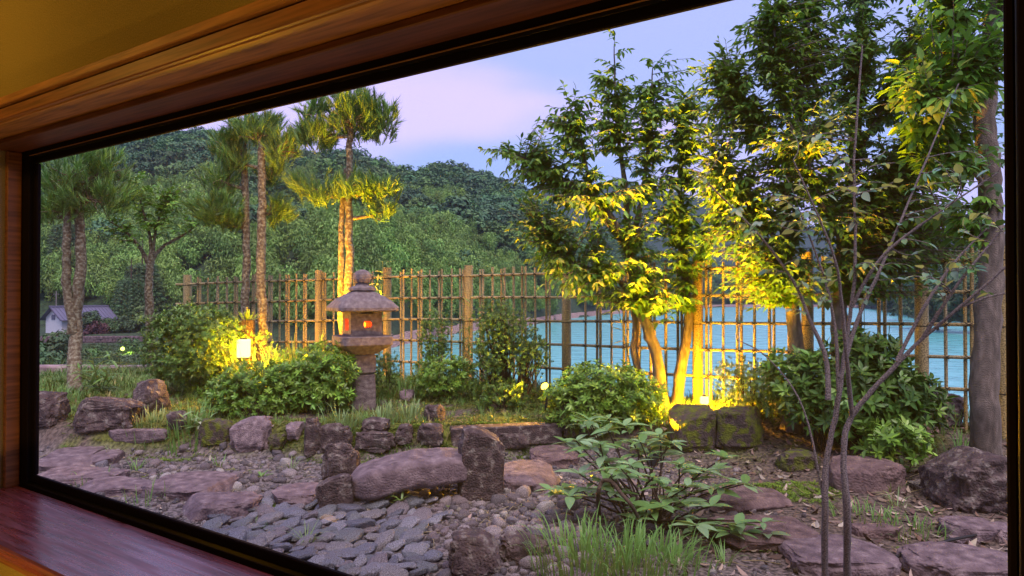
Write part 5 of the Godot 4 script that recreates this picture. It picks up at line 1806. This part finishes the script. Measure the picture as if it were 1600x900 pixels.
func build_shrubs():
	var cl = cluster_mesh("azalea_cluster", 9, 0.5, 0.19, 0.9, 3)
	var cl2 = cluster_mesh("fine_cluster", 12, 0.36, 0.13, 0.9, 4)
	var cl3 = cluster_mesh("laurel_cluster", 7, 0.75, 0.24, 1.1, 5)
	var dg = [Color(0.126, 0.242, 0.037), Color(0.178, 0.305, 0.044), Color(0.094, 0.190, 0.035)]
	var mg = [Color(0.178, 0.337, 0.044), Color(0.232, 0.421, 0.056), Color(0.126, 0.252, 0.037)]
	shrub("clipped_bush", "round clipped azalea bush at left, lit yellow on its right side", [[px(303, 540, 8.0), Vector3(0.55, 0.48, 0.5), 2600]], spot(303, 606), cl, "azalea", dg, 0.085, 81, 16, 0.3)
	shrub("low_shrub", "low spreading shrub below the round bush, left of the lantern", [[px(405, 612, 6.95), Vector3(0.48, 0.28, 0.36), 800], [px(360, 622, 6.9), Vector3(0.25, 0.2, 0.25), 260], [px(450, 600, 7.0), Vector3(0.25, 0.22, 0.25), 260]], spot(415, 655), cl, "low_azalea", mg, 0.09, 82, 12, 0.35, "low shrubs")
	shrub("low_shrub", "low leafy shrub touching the left side of the lantern shaft", [[px(508, 592, 7.0), Vector3(0.33, 0.33, 0.32), 620], [px(478, 605, 7.0), Vector3(0.25, 0.25, 0.25), 220]], spot(505, 648), cl3, "low_laurel", mg, 0.085, 83, 10, 0.35, "low shrubs")
	shrub("dark_shrub", "small dark cone-shaped shrub in front of the fence right of the lantern", [[px(680, 525, 8.1), Vector3(0.20, 0.30, 0.2), 420], [px(682, 560, 8.1), Vector3(0.15, 0.2, 0.15), 160]], spot(682, 604), cl2, "dark_fine", dg, 0.07, 84, 8, 0.35)
	shrub("low_shrub", "low rounded green shrub between the lantern and the thick fence post", [[px(694, 588, 7.7), Vector3(0.36, 0.22, 0.32), 620]], spot(694, 615), cl, "low_azalea", mg, 0.08, 85, 8, 0.35, "low shrubs")
	shrub("loose_shrub", "tall loose twiggy shrub right of the thick post, lit yellow at its right", [[px(790, 535, 7.6), Vector3(0.36, 0.42, 0.36), 1116], [px(830, 555, 7.5), Vector3(0.22, 0.24, 0.25), 360], [px(772, 500, 7.6), Vector3(0.24, 0.24, 0.25), 342], [px(760, 560, 7.6), Vector3(0.22, 0.3, 0.25), 252]], spot(795, 628), cl2, "loose_leaf", [Color(0.145, 0.275, 0.050), Color(0.189, 0.340, 0.062), Color(0.116, 0.227, 0.050)], 0.075, 86, 26, 0.55)
	shrub("low_shrub", "low dark shrub at the foot of the loose twiggy shrub", [[px(785, 618, 7.2), Vector3(0.3, 0.17, 0.25), 330]], spot(785, 640), cl2, "dark_fine", dg, 0.085, 87, 7, 0.4, "low shrubs")
	shrub("low_shrub", "wide low glossy shrub in front of the lit tree", [[px(945, 622, 6.55), Vector3(0.5, 0.33, 0.4), 900], [px(890, 635, 6.5), Vector3(0.25, 0.25, 0.25), 240], [px(1000, 632, 6.5), Vector3(0.25, 0.25, 0.25), 240]], spot(945, 678), cl3, "wide_laurel", mg, 0.085, 88, 14, 0.35, "low shrubs")
	shrub("lit_bush", "small fine-leaved bush right beside the bright lamp", [[px(1168, 598, 6.35), Vector3(0.34, 0.24, 0.32), 620], [px(1190, 630, 6.3), Vector3(0.28, 0.16, 0.25), 220]], spot(1168, 648), cl2, "lit_fine", [Color(0.131, 0.227, 0.050), Color(0.174, 0.275, 0.062)], 0.07, 89, 12, 0.45)
	shrub("dark_shrub", "broad dark glossy shrub behind the slim sapling", [[px(1330, 615, 5.75), Vector3(0.55, 0.34, 0.45), 560], [px(1250, 600, 5.8), Vector3(0.3, 0.28, 0.3), 220], [px(1410, 635, 5.6), Vector3(0.3, 0.25, 0.3), 200], [px(1345, 565, 5.8), Vector3(0.35, 0.22, 0.3), 200]], spot(1320, 700), cl3, "dark_laurel", [Color(0.101, 0.213, 0.040), Color(0.143, 0.284, 0.045), Color(0.081, 0.173, 0.033)], 0.12, 90, 16, 0.4)
	shrub("low_shrub", "small bush half hidden behind the right side of the lantern", [[px(602, 582, 7.9), Vector3(0.17, 0.24, 0.2), 260]], spot(602, 614), cl2, "dark_fine", dg, 0.075, 91, 7, 0.4, "low shrubs")
	shrub("low_shrub", "small green bush on the ground right of the dark glossy shrub", [[px(1390, 690, 5.2), Vector3(0.25, 0.13, 0.25), 130]], spot(1390, 705), cl3, "dark_laurel", mg, 0.10, 92, 5, 0.5, "low shrubs")
	shrub("low_shrub", "low lit sprigs behind the square lamp at left", [[px(400, 535, 8.2), Vector3(0.2, 0.12, 0.2), 60], [px(455, 560, 7.9), Vector3(0.28, 0.13, 0.2), 150]], spot(430, 590), cl2, "loose_leaf", mg, 0.085, 93, 6, 0.5, "low shrubs")
	# the big-leaved shrub in the foreground: each leaf a part
	var r = RandomNumberGenerator.new()
	r.seed = 95
	var base = spot(1010, 815)
	var o = thing("laurel_bush", "open big-leaved laurel bush in the foreground, among dead leaves", "bush", base)
	var lm = leaf_mesh("leaf_laurel", 0.36, 0.25, 0.22, 6)
	var fm = [leafmat("laurel_leaf_0", lin(0.156, 0.325, 0.108), 0.35, 0.5, false), leafmat("laurel_leaf_1", lin(0.195, 0.375, 0.156), 0.35, 0.5, false), leafmat("laurel_leaf_2", lin(0.117, 0.250, 0.072), 0.35, 0.5, false), leafmat("laurel_leaf_3", lin(0.247, 0.413, 0.216), 0.35, 0.5, false)]
	var tips = [[900, 688, 4.6], [925, 700, 4.3], [950, 672, 4.5], [975, 665, 4.6], [1000, 690, 4.4], [1030, 680, 4.6], [1050, 692, 4.5], [945, 735, 4.2], [905, 740, 4.3], [985, 725, 4.2], [1020, 745, 4.1], [1060, 725, 4.3], [1100, 735, 4.4], [1130, 715, 4.5], [1075, 760, 4.1], [1035, 790, 3.95], [985, 785, 4.0], [1110, 790, 4.0], [1150, 820, 3.9], [1190, 815, 3.9], [1090, 820, 3.85], [960, 770, 4.1], [890, 775, 4.2], [1150, 755, 4.3], [920, 660, 4.7]]
	for T in tips.duplicate():
		tips.append([T[0] + r.randf_range(-32, 32), T[1] + r.randf_range(-18, 30), T[2] + r.randf_range(-0.2, 0.25)])
	for T in tips:
		var tip = px(T[0], T[1], T[2]) - base
		var a = Vector3(r.randf_range(-0.12, 0.12), -0.02, r.randf_range(-0.1, 0.1))
		var mid = a.lerp(tip, 0.55) + Vector3(0, 0.05, 0) + rv(r) * 0.06
		var m = MB.new()
		var pts = []
		for j in 6:
			pts.append(curve(a, mid, tip, j / 5.0))
		m.tube(pts, radii_for(6, 0.008, 0.004), 6)
		obj("stem", m.mesh(), mats["bark_brown"], o)
		var nleaf = 7 + r.randi() % 3
		for k in nleaf:
			var ang = k * 2.4 + r.randf()
			var tt = 1.0 if k < 5 else r.randf_range(0.7, 0.95)
			var dir = Vector3(cos(ang), r.randf_range(0.0, 0.55), sin(ang))
			var l = obj("leaf", lm, fm[r.randi() % 4], o)
			l.transform = place(curve(a, mid, tip, tt), dir, Vector3.UP + rv(r) * 0.25, r.randf_range(0.09, 0.18))
	# the curved bare branch beside it
	var bb = MB.new()
	var path = smooth_path([spot(936, 805), px(934, 775, 4.0), px(940, 752, 3.98), px(955, 752, 3.95), px(970, 770, 3.9), px(988, 792, 3.85), spot(1010, 835)], 6)
	bb.tube(path, radii_for(path.size(), 0.014, 0.010), 8)
	tag(obj("bent_branch", bb.mesh(), mats["bark_brown"]), "bare bent branch arching out of the laurel bush", "branch")
	# bamboo sprigs and other long-leaved plants
	sprig("bamboo_sprig", "bright lit bamboo sprig rising behind the lantern beside a fence post", "bamboo", spot(594, 612), [[px(598, 408, 8.35) - spot(594, 612), 0.45], [px(590, 430, 8.35) - spot(594, 612), 0.55]], 0.19, 0.14, 18, "bamboo_leaf", 101, "bamboo sprigs")
	sprig("bamboo_sprig", "green bamboo sprig in front of the thick fence post", "bamboo", spot(728, 608), [[px(735, 452, 8.3) - spot(728, 608), 0.3], [px(722, 480, 8.3) - spot(728, 608), 0.4]], 0.19, 0.13, 16, "bamboo_leaf", 102, "bamboo sprigs")
	sprig("bamboo_sprig", "bamboo sprig between the lit tree trunks and the right end of the post row", "bamboo", spot(1000, 632), [[px(1005, 445, 7.2) - spot(1000, 632), 0.45], [px(965, 475, 7.2) - spot(1000, 632), 0.5]], 0.17, 0.13, 15, "bamboo_leaf", 103, "bamboo sprigs")
	sprig("bamboo_sprig", "dark bamboo sprig before the water behind the slim sapling", "bamboo", spot(1345, 640), [[px(1350, 480, 6.0) - spot(1345, 640), 0.4], [px(1390, 505, 6.0) - spot(1345, 640), 0.45]], 0.17, 0.12, 15, "bamboo_leaf", 104, "bamboo sprigs")
	sprig("bamboo_sprig", "tiny bamboo sprig growing at the foot of the stone bridge", "bamboo", spot(606, 795), [[Vector3(0.0, 0.09, 0.02), 0.6], [Vector3(0.13, 0.08, 0.05), 0.7]], 0.10, 0.17, 5, "bamboo_leaf", 105, "bamboo sprigs")
	sprig("lily_plant", "leafy lily-like plant beside the forked trunk at left", "plant", spot(160, 612), [[Vector3(-0.28, 0.34, 0.1), 0.15], [Vector3(-0.1, 0.46, 0.05), 0.15], [Vector3(0.12, 0.48, 0.0), 0.15], [Vector3(0.3, 0.36, 0.1), 0.15], [Vector3(0.05, 0.36, 0.25), 0.15], [Vector3(-0.15, 0.3, 0.25), 0.2], [Vector3(0.22, 0.26, 0.25), 0.2]], 0.21, 0.15, 13, "lily", 106)
	sprig("pale_leaf_plant", "low plant with white-edged leaves at the bank edge in front of the low shrubs", "plant", spot(312, 668), [[Vector3(-0.15, 0.12, 0.05), 0.1], [Vector3(0.0, 0.15, 0.0), 0.1], [Vector3(0.15, 0.11, 0.08), 0.1], [Vector3(0.05, 0.1, 0.15), 0.1]], 0.13, 0.2, 9, "white_leaf", 107)
	sprig("seedling", "small upright seedling on the soil behind the big right boulder's left side", "plant", spot(1412, 738), [[Vector3(-0.05, 0.13, 0), 0.2], [Vector3(0.05, 0.11, 0.03), 0.2]], 0.10, 0.3, 6, "lily", 108)
	sprig("seedling", "bright small-leaved seedling on the soil under the left tree pair's fern", "plant", spot(205, 640), [[Vector3(-0.05, 0.1, 0), 0.2], [Vector3(0.06, 0.09, 0.03), 0.2]], 0.10, 0.3, 6, "bamboo_leaf", 109)
	# the sawn stump among the pruned conifers
	var sp = on(-3.28, 8.45)
	var su = thing("tree_stump", "sawn tree stump lit yellow between the slim conifers", "stump", sp)
	var sm = MB.new()
	sm.tube([Vector3(0, -0.1, 0), Vector3(0.01, 0.1, 0), Vector3(0, 0.4, 0), Vector3(-0.01, 0.86, 0)], [0.14, 0.12, 0.10, 0.105], 16)
	obj("trunk", sm.mesh(), mats["stump"], su)
	var sh = MB.new()
	for k in 26:
		var a = r.randf() * TAU
		var q = Vector3(cos(a) * 0.08, 0.85, sin(a) * 0.08)
		sh.leaf(q, Vector3(cos(a) * 0.7, r.randf_range(0.4, 1.4), sin(a) * 0.7), Vector3.UP, r.randf_range(0.12, 0.22), 0.03, 0.2, 0.2, 4)
	obj("shoots", sh.mesh(), mats["bamboo_leaf"], su)

func build_grass():
	var cl = [["tall lit yellow-green grass beside the square lamp", -2.88, 7.75, 0.85, 0.6, 130, 0.016, "blade_green"], ["tall lit grass between the square lamp and the lantern", -2.45, 7.85, 0.92, 0.7, 150, 0.016, "blade_green"], ["arching grass right in front of the lantern shaft", 592, 660, 0.26, 0.35, 90, 0.012, "blade_blue"], ["blue-green grass tuft right of the lantern foot", 640, 655, 0.26, 0.35, 90, 0.012, "blade_blue"], ["arching grass at the lantern's left foot below the shrub", 535, 668, 0.32, 0.3, 70, 0.012, "blade_blue"], ["arching grass at the bank edge near the white-edged plant", 300, 672, 0.3, 0.4, 80, 0.012, "blade_green"], ["large bright grass clump at the bottom beside the dark rocks", 905, 885, 0.30, 0.5, 200, 0.010, "blade_green"], ["bright grass clump at the bottom in front of the laurel bush", 985, 890, 0.30, 0.55, 200, 0.010, "blade_green"], ["grass clump right of the laurel bush's foot", 1050, 885, 0.22, 0.4, 90, 0.009, "blade_green"], ["grass tuft among the leaves right of the slim sapling", 1360, 815, 0.14, 0.4, 70, 0.008, "blade_green"], ["grass tuft between the flat step and the right corner step", 1420, 835, 0.14, 0.35, 60, 0.008, "blade_green"], ["grass by the left window frame in front of the forked trunk", 85, 630, 0.28, 0.5, 100, 0.010, "blade_green"], ["grass around the low wide dark rock at left", 185, 650, 0.22, 0.6, 110, 0.010, "blade_green"], ["grass in front of the round boulder at left", 238, 662, 0.22, 0.4, 80, 0.010, "blade_blue"], ["thin grass in front of the round clipped bush", 330, 612, 0.2, 0.5, 70, 0.010, "blade_green"], ["tall grass behind the fence post beside the loose shrub", 870, 605, 0.5, 0.5, 60, 0.010, "blade_green"], ["lit grass on the mossy mound left of the bright lamp", 1062, 642, 0.14, 0.5, 110, 0.009, "blade_green"], ["lit grass on the mossy mound right of the bright lamp", 1150, 648, 0.14, 0.5, 110, 0.009, "blade_green"], ["thin grass stalks in the gravel by the flat oblong step", 225, 785, 0.18, 0.25, 24, 0.006, "blade_green"], ["thin grass stalks in the gravel by the left slabs", 140, 755, 0.2, 0.3, 20, 0.006, "blade_green"], ["small grass tuft between the slates near the sill", 395, 828, 0.07, 0.2, 40, 0.005, "blade_green"], ["small grass tuft under the pale oval step", 420, 795, 0.09, 0.3, 50, 0.005, "blade_green"], ["grass tuft on the bank between the edge rocks behind the bridge", 600, 690, 0.13, 0.6, 80, 0.007, "blade_green"], ["dry straw tuft left of the tall standing slab", 668, 700, 0.14, 0.5, 50, 0.007, "blade_dry"], ["fresh grass at the foot of the big right tree", 1500, 715, 0.22, 0.5, 70, 0.009, "blade_green"], ["tall grass against the fence at the right end", 1450, 660, 0.4, 0.6, 60, 0.009, "blade_green"], ["tall grass in front of the fence right of the lantern", 630, 618, 0.35, 0.6, 60, 0.010, "blade_green"], ["grass at the foot of the lit tree before the fence", 950, 645, 0.45, 0.6, 50, 0.010, "blade_green"]]
	for k in cl.size():
		var q = cl[k]
		grass_clump(q[0], spot(q[1], q[2]) if q[2] > 100 else on(q[1], q[2]), q[3], q[4], q[5], q[6], q[7], 400 + k)
	var r = RandomNumberGenerator.new()
	r.seed = 500
	# low weeds among the stones
	var weeds = [[300, 705], [345, 730], [410, 745], [455, 735], [600, 700], [645, 708], [690, 700], [760, 700], [840, 745], [880, 720], [1180, 770], [1240, 730], [1290, 790], [1390, 770], [1450, 800], [1400, 790], [1205, 860], [1130, 880], [560, 830], [480, 850], [350, 800], [215, 735], [110, 700], [180, 715], [700, 640], [750, 640], [820, 655], [610, 640]]
	var names = ["small leafy green weed at the bank edge right below the white-edged plant", "thin grassy weed in the gravel in front of the lichen-crusted bank rock", "small leafy green weed in the gravel between the long flat step and the bank", "thin grassy weed in the gravel just left of the pale oval step", "small leafy green weed behind the middle of the stone bridge", "thin grassy weed behind the bridge left of the tall standing slab", "small leafy green weed at the left side of the tall standing slab's top", "thin grassy weed right of the tall standing slab below the edging beam", "small leafy green weed at the near edge of the rounded flat step", "thin grassy weed on the soil left of the laurel bush", "small leafy green weed beside the half buried brown slab under the mossy blocks", "thin grassy weed on the soil left of the brown rounded stone", "small leafy green weed at the left of the slim sapling's stems", "thin grassy weed right of the slim sapling in the leaf litter", "small leafy green weed between the sapling and the big right boulder", "thin grassy weed on the leaf litter just right of the sapling stems", "small leafy green weed at the left edge of the broad step by the sapling", "thin grassy weed at the bottom right of the foreground grass clump", "small leafy green weed among the slates left of the block-shaped rock", "thin grassy weed among the slates nearest the window sill", "small leafy green weed beside the right end of the long flat step", "thin grassy weed on the far side of the flat oblong step", "small leafy green weed at the left window frame beside the angular slab", "thin grassy weed on the narrow slab's right edge at left", "small leafy green weed on the moss in front of the low rounded green shrub", "thin grassy weed on the moss in front of the loose twiggy shrub", "small leafy green weed on the moss at the right end of the edging beam", "thin grassy weed on the soil just right of the lantern's foot"]
	for k in weeds.size():
		var wm = MB.new()
		for j in 16:
			var a = r.randf() * TAU
			var d = Vector3(cos(a), 0, sin(a))
			if k % 2 == 0:
				wm.leaf(d * r.randf() * 0.05, d + Vector3.UP * r.randf_range(0.3, 1.3), Vector3.UP, r.randf_range(0.03, 0.075), 0.018, 0.2, 0.2, 4)
			else:
				wm.blade(d * r.randf() * 0.06, d * 0.06 + Vector3.UP * 0.08, d * r.randf_range(0.08, 0.17) + Vector3.UP * r.randf_range(0.04, 0.12), 0.007, 4)
		var w = obj("weed", wm.mesh(), mats[["bamboo_leaf", "blade_green", "lily", "blade_blue"][k % 4]])
		w.position = spot(weeds[k][0], weeds[k][1])
		tag(w, names[k], "weed", "weeds between the stones")
	# short grass and moss over the bank
	var tm = MB.new()
	for k in 9:
		var a = r.randf() * TAU
		var d = Vector3(cos(a), 0, sin(a))
		tm.blade(d * 0.15, d * 0.3 + Vector3.UP * 0.6, d * r.randf_range(0.5, 0.9) + Vector3.UP * r.randf_range(0.5, 1.0), 0.07, 3)
	var tuft = tm.mesh()
	var mm = MB.new()
	for k in 26:
		var q = in_ball(r, 0.4)
		q.y = absf(q.y) * 0.5
		mm.blade(q * 0.7, q * 0.9 + Vector3.UP * 0.12, q * 1.1 + Vector3.UP * 0.16 + rv(r) * 0.1, 0.13, 2)
	var cushion = mm.mesh()
	var pg = []
	var tg = []
	var pm = []
	var tm2 = []
	for k in 60000:
		var x = r.randf_range(-6.5, 5.0)
		var d = r.randf_range(3.6, 10.5)
		if d > fence_d(x) + 0.5:
			continue
		var b = bank(x, d)
		if r.randf() > b + 0.02:
			continue
		var n1 = gnoise.get_noise_2d(x * 70.0 + 300.0, d * 70.0)
		var behind = d - table(x, EDGE)
		if r.randf() < 0.35 and behind > 0.2 - n1 and x < 3.8:
			if r.randf() < 0.35 + 0.6 * smoothstep(0.6, 2.2, behind) and pg.size() < 11000:
				var s = r.randf_range(0.04, 0.11) * lerpf(0.8, 1.5, smoothstep(1.0, 3.0, behind))
				pg.append(Transform3D(Basis(Vector3.UP, r.randf() * TAU).scaled(Vector3.ONE * s), on(x, d, -0.004)))
				tg.append(tone(r, [Color(0.131, 0.259, 0.050), Color(0.189, 0.292, 0.062), Color(0.319, 0.308, 0.100)][0 if r.randf() < 0.6 else (1 if r.randf() < 0.7 else 2)]))
		elif n1 + 0.34 - maxf(0, behind - 0.9) * 0.10 - smoothstep(1.8, 3.2, x) * 0.4 > r.randf_range(-0.1, 0.25):
			var s = r.randf_range(0.035, 0.075)
			pm.append(Transform3D(Basis(Vector3.UP, r.randf() * TAU).scaled(Vector3(s, s * 0.6, s)), on(x, d, -0.006)))
			tm2.append(tone(r, [Color(0.123, 0.170, 0.022), Color(0.174, 0.211, 0.025), Color(0.087, 0.138, 0.022)][r.randi() % 3], 0.25, 0.15))
	# two bright moss patches
	for q in [[400, 800, 0.16, 0.08], [470, 815, 0.14, 0.08], [560, 775, 0.12, 0.06], [290, 700, 0.5, 0.14], [520, 700, 0.5, 0.12], [640, 700, 0.35, 0.12], [780, 690, 0.35, 0.12], [1245, 768, 0.32, 0.16], [845, 705, 0.22, 0.12], [900, 640, 0.3, 0.2]]:
		var c = spot(q[0], q[1])
		for k in 220:
			var a = r.randf() * TAU
			var rr = sqrt(r.randf())
			var x = c.x + cos(a) * rr * q[2]
			var d = -c.z + sin(a) * rr * q[3] * 1.6
			var s = r.randf_range(0.03, 0.06)
			pm.append(Transform3D(Basis(Vector3.UP, r.randf() * TAU).scaled(Vector3(s, s * 0.7, s)), on(x, d, 0.0)))
			tm2.append(tone(r, Color(0.145, 0.243, 0.025), 0.25, 0.12))
	tag(copies("short_grass", tuft, leafmat("short_grass", Color.WHITE, 0.55, 0.45), pg, tg, self), "short grass growing over the raised bank and under the fence", "grass")
	tag(copies("moss", cushion, leafmat("moss", Color.WHITE, 0.9, 0.2), pm, tm2, self), "yellow-green moss over the edge of the bank", "moss")
	# rough growth on the slope behind the fence
	var ps = []
	var ts = []
	for k in 900:
		var x = r.randf_range(-8.0, 6.0)
		var d = fence_d(x) + r.randf_range(0.15, 2.2)
		var s = r.randf_range(0.12, 0.3)
		ps.append(Transform3D(Basis(Vector3.UP, r.randf() * TAU).scaled(Vector3(s * 0.7, s, s * 0.7)), on(x, d, -0.01)))
		ts.append(tone(r, Color(0.116, 0.211, 0.056)))
	tag(copies("slope_grass", tuft, leafmat("short_grass", Color.WHITE, 0.55, 0.45), ps, ts, self), "rough grass on the slope behind the fence", "grass")
	# dead leaves
	var dl = MB.new()
	dl.leaf(Vector3(0, 0, -0.5), Vector3.BACK, Vector3.UP, 1.0, 0.42, -0.5, -0.3, 4)
	var pd = []
	var td = []
	for k in 9000:
		var x = r.randf_range(-5.0, 4.2)
		var d = r.randf_range(3.0, 8.0)
		var p_keep = smoothstep(0.2, 1.4, x) * (1.0 - smoothstep(5.8, 7.2, d)) * 0.75 + 0.035
		if r.randf() > p_keep:
			continue
		var s = r.randf_range(0.03, 0.085)
		pd.append(Transform3D(Basis.from_euler(Vector3(r.randf_range(-0.5, 0.5), r.randf() * TAU, r.randf_range(-0.6, 0.6))).scaled(Vector3.ONE * s), on(x, d, 0.012)))
		td.append(tone(r, [Color(0.16, 0.10, 0.075), Color(0.24, 0.16, 0.13), Color(0.34, 0.26, 0.22), Color(0.11, 0.07, 0.06), Color(0.40, 0.34, 0.28)][r.randi() % 5], 0.25, 0.1))
	tag(copies("fallen_leaves", dl.mesh(), leafmat("dead_leaf", Color.WHITE, 0.8, 0.2), pd, td, self), "brown fallen leaves scattered over the soil and gravel", "leaves")
	# straws and twigs
	var tw = MB.new()
	for k in 260:
		var x = r.randf_range(-4.5, 3.5)
		var d = r.randf_range(3.2, 7.6)
		var a = r.randf() * TAU
		var L = r.randf_range(0.06, 0.22)
		var e = Vector3(cos(a), 0, sin(a)) * L
		tw.tube([on(x, d, 0.012), on(x + e.x * 0.5, d - e.z * 0.5, 0.03) + rv(r) * 0.012, on(x + e.x, d - e.z, 0.014)], [0.002, 0.0022, 0.0012], 4, false)
	var two = obj("fallen_twigs", tw.mesh(), mats["blade_dry"])
	two.set_meta("kind", "stuff")
	tag(two, "dry straws and thin twigs lying on the ground", "twigs")
	# the black cable
	var ca = MB.new()
	var cp = []
	for q in [[1234, 862], [1256, 872], [1284, 886], [1320, 897], [1372, 893], [1420, 874], [1480, 858], [1530, 848], [1562, 840], [1600, 833]]:
		cp.append(spot(q[0], q[1]) + Vector3.UP * 0.05)
	var sm = smooth_path(cp, 5)
	for k in sm.size():
		sm[k].y = maxf(sm[k].y, ground(sm[k].x, -sm[k].z) + 0.03)
	ca.tube(sm, radii_for(sm.size(), 0.009, 0.009), 7)
	tag(obj("cable", ca.mesh(), mats["metal_dark"]), "black cable running over the stones at the bottom right", "cable")

# ---------------------------------------------------------------- the scene
func _ready():
	var cam = Camera3D.new()
	cam.name = "camera"
	cam.position = Vector3(0, EYE, 0)
	cam.rotation.x = atan(12.0 / F)
	cam.fov = rad_to_deg(2.0 * atan(450.0 / F))
	cam.near = 0.02
	cam.far = 4000.0
	add_child(cam)
	cam.current = true
	var env = Environment.new()
	env.background_mode = Environment.BG_SKY
	var sm = ProceduralSkyMaterial.new()
	sm.sky_top_color = Color(0.69, 0.71, 0.95)
	sm.sky_horizon_color = Color(0.57, 0.75, 0.98)
	sm.sky_curve = 0.16
	sm.ground_bottom_color = Color(0.22, 0.24, 0.2)
	sm.ground_horizon_color = Color(0.40, 0.46, 0.52)
	sm.sun_angle_max = 1.0
	var cn = FastNoiseLite.new()
	cn.seed = 14
	cn.frequency = 0.006
	cn.fractal_octaves = 5
	var ci = Image.create(1024, 512, false, Image.FORMAT_RGBA8)
	for y in 512:
		var el = (0.5 - (y + 0.5) / 512.0) * PI
		for x in 1024:
			var az = x / 1024.0 * TAU
			var p = Vector3(cos(az) * cos(el), sin(el) * 3.5, sin(az) * cos(el)) * 150.0
			var v = smoothstep(-0.05, 0.35, cn.get_noise_3dv(p)) * smoothstep(0.0, 0.12, el)
			ci.set_pixel(x, y, Color(0.95, 0.60, 0.74, 0.34 * v))
	sm.sky_cover = ImageTexture.create_from_image(ci)
	sm.sky_cover_modulate = Color(1, 1, 1, 1)
	sm.energy_multiplier = 0.62
	var sky = Sky.new()
	sky.sky_material = sm
	env.sky = sky
	env.tonemap_mode = Environment.TONE_MAPPER_LINEAR
	env.tonemap_exposure = 2.15
	env.sdfgi_enabled = true
	env.ssao_enabled = true
	env.ssil_enabled = true
	env.fog_enabled = true
	env.fog_density = 0.00022
	env.fog_light_color = Color(0.62, 0.76, 1.0)
	var we = WorldEnvironment.new()
	we.environment = env
	add_child(we)
	var sun = DirectionalLight3D.new()
	sun.light_color = Color(1.0, 0.93, 0.95)
	sun.light_energy = 0.5
	sun.light_angular_distance = 40.0
	sun.shadow_enabled = true
	sun.rotation_degrees = Vector3(-62, 18, 0)
	add_child(sun)

	make_materials()
	build_ground()
	build_far()
	build_forest()
	build_village()
	build_room()
	build_fence()
	build_rocks()
	build_stream()
	build_lantern()
	build_lamps()
	build_trees()
	build_shrubs()
	build_grass()
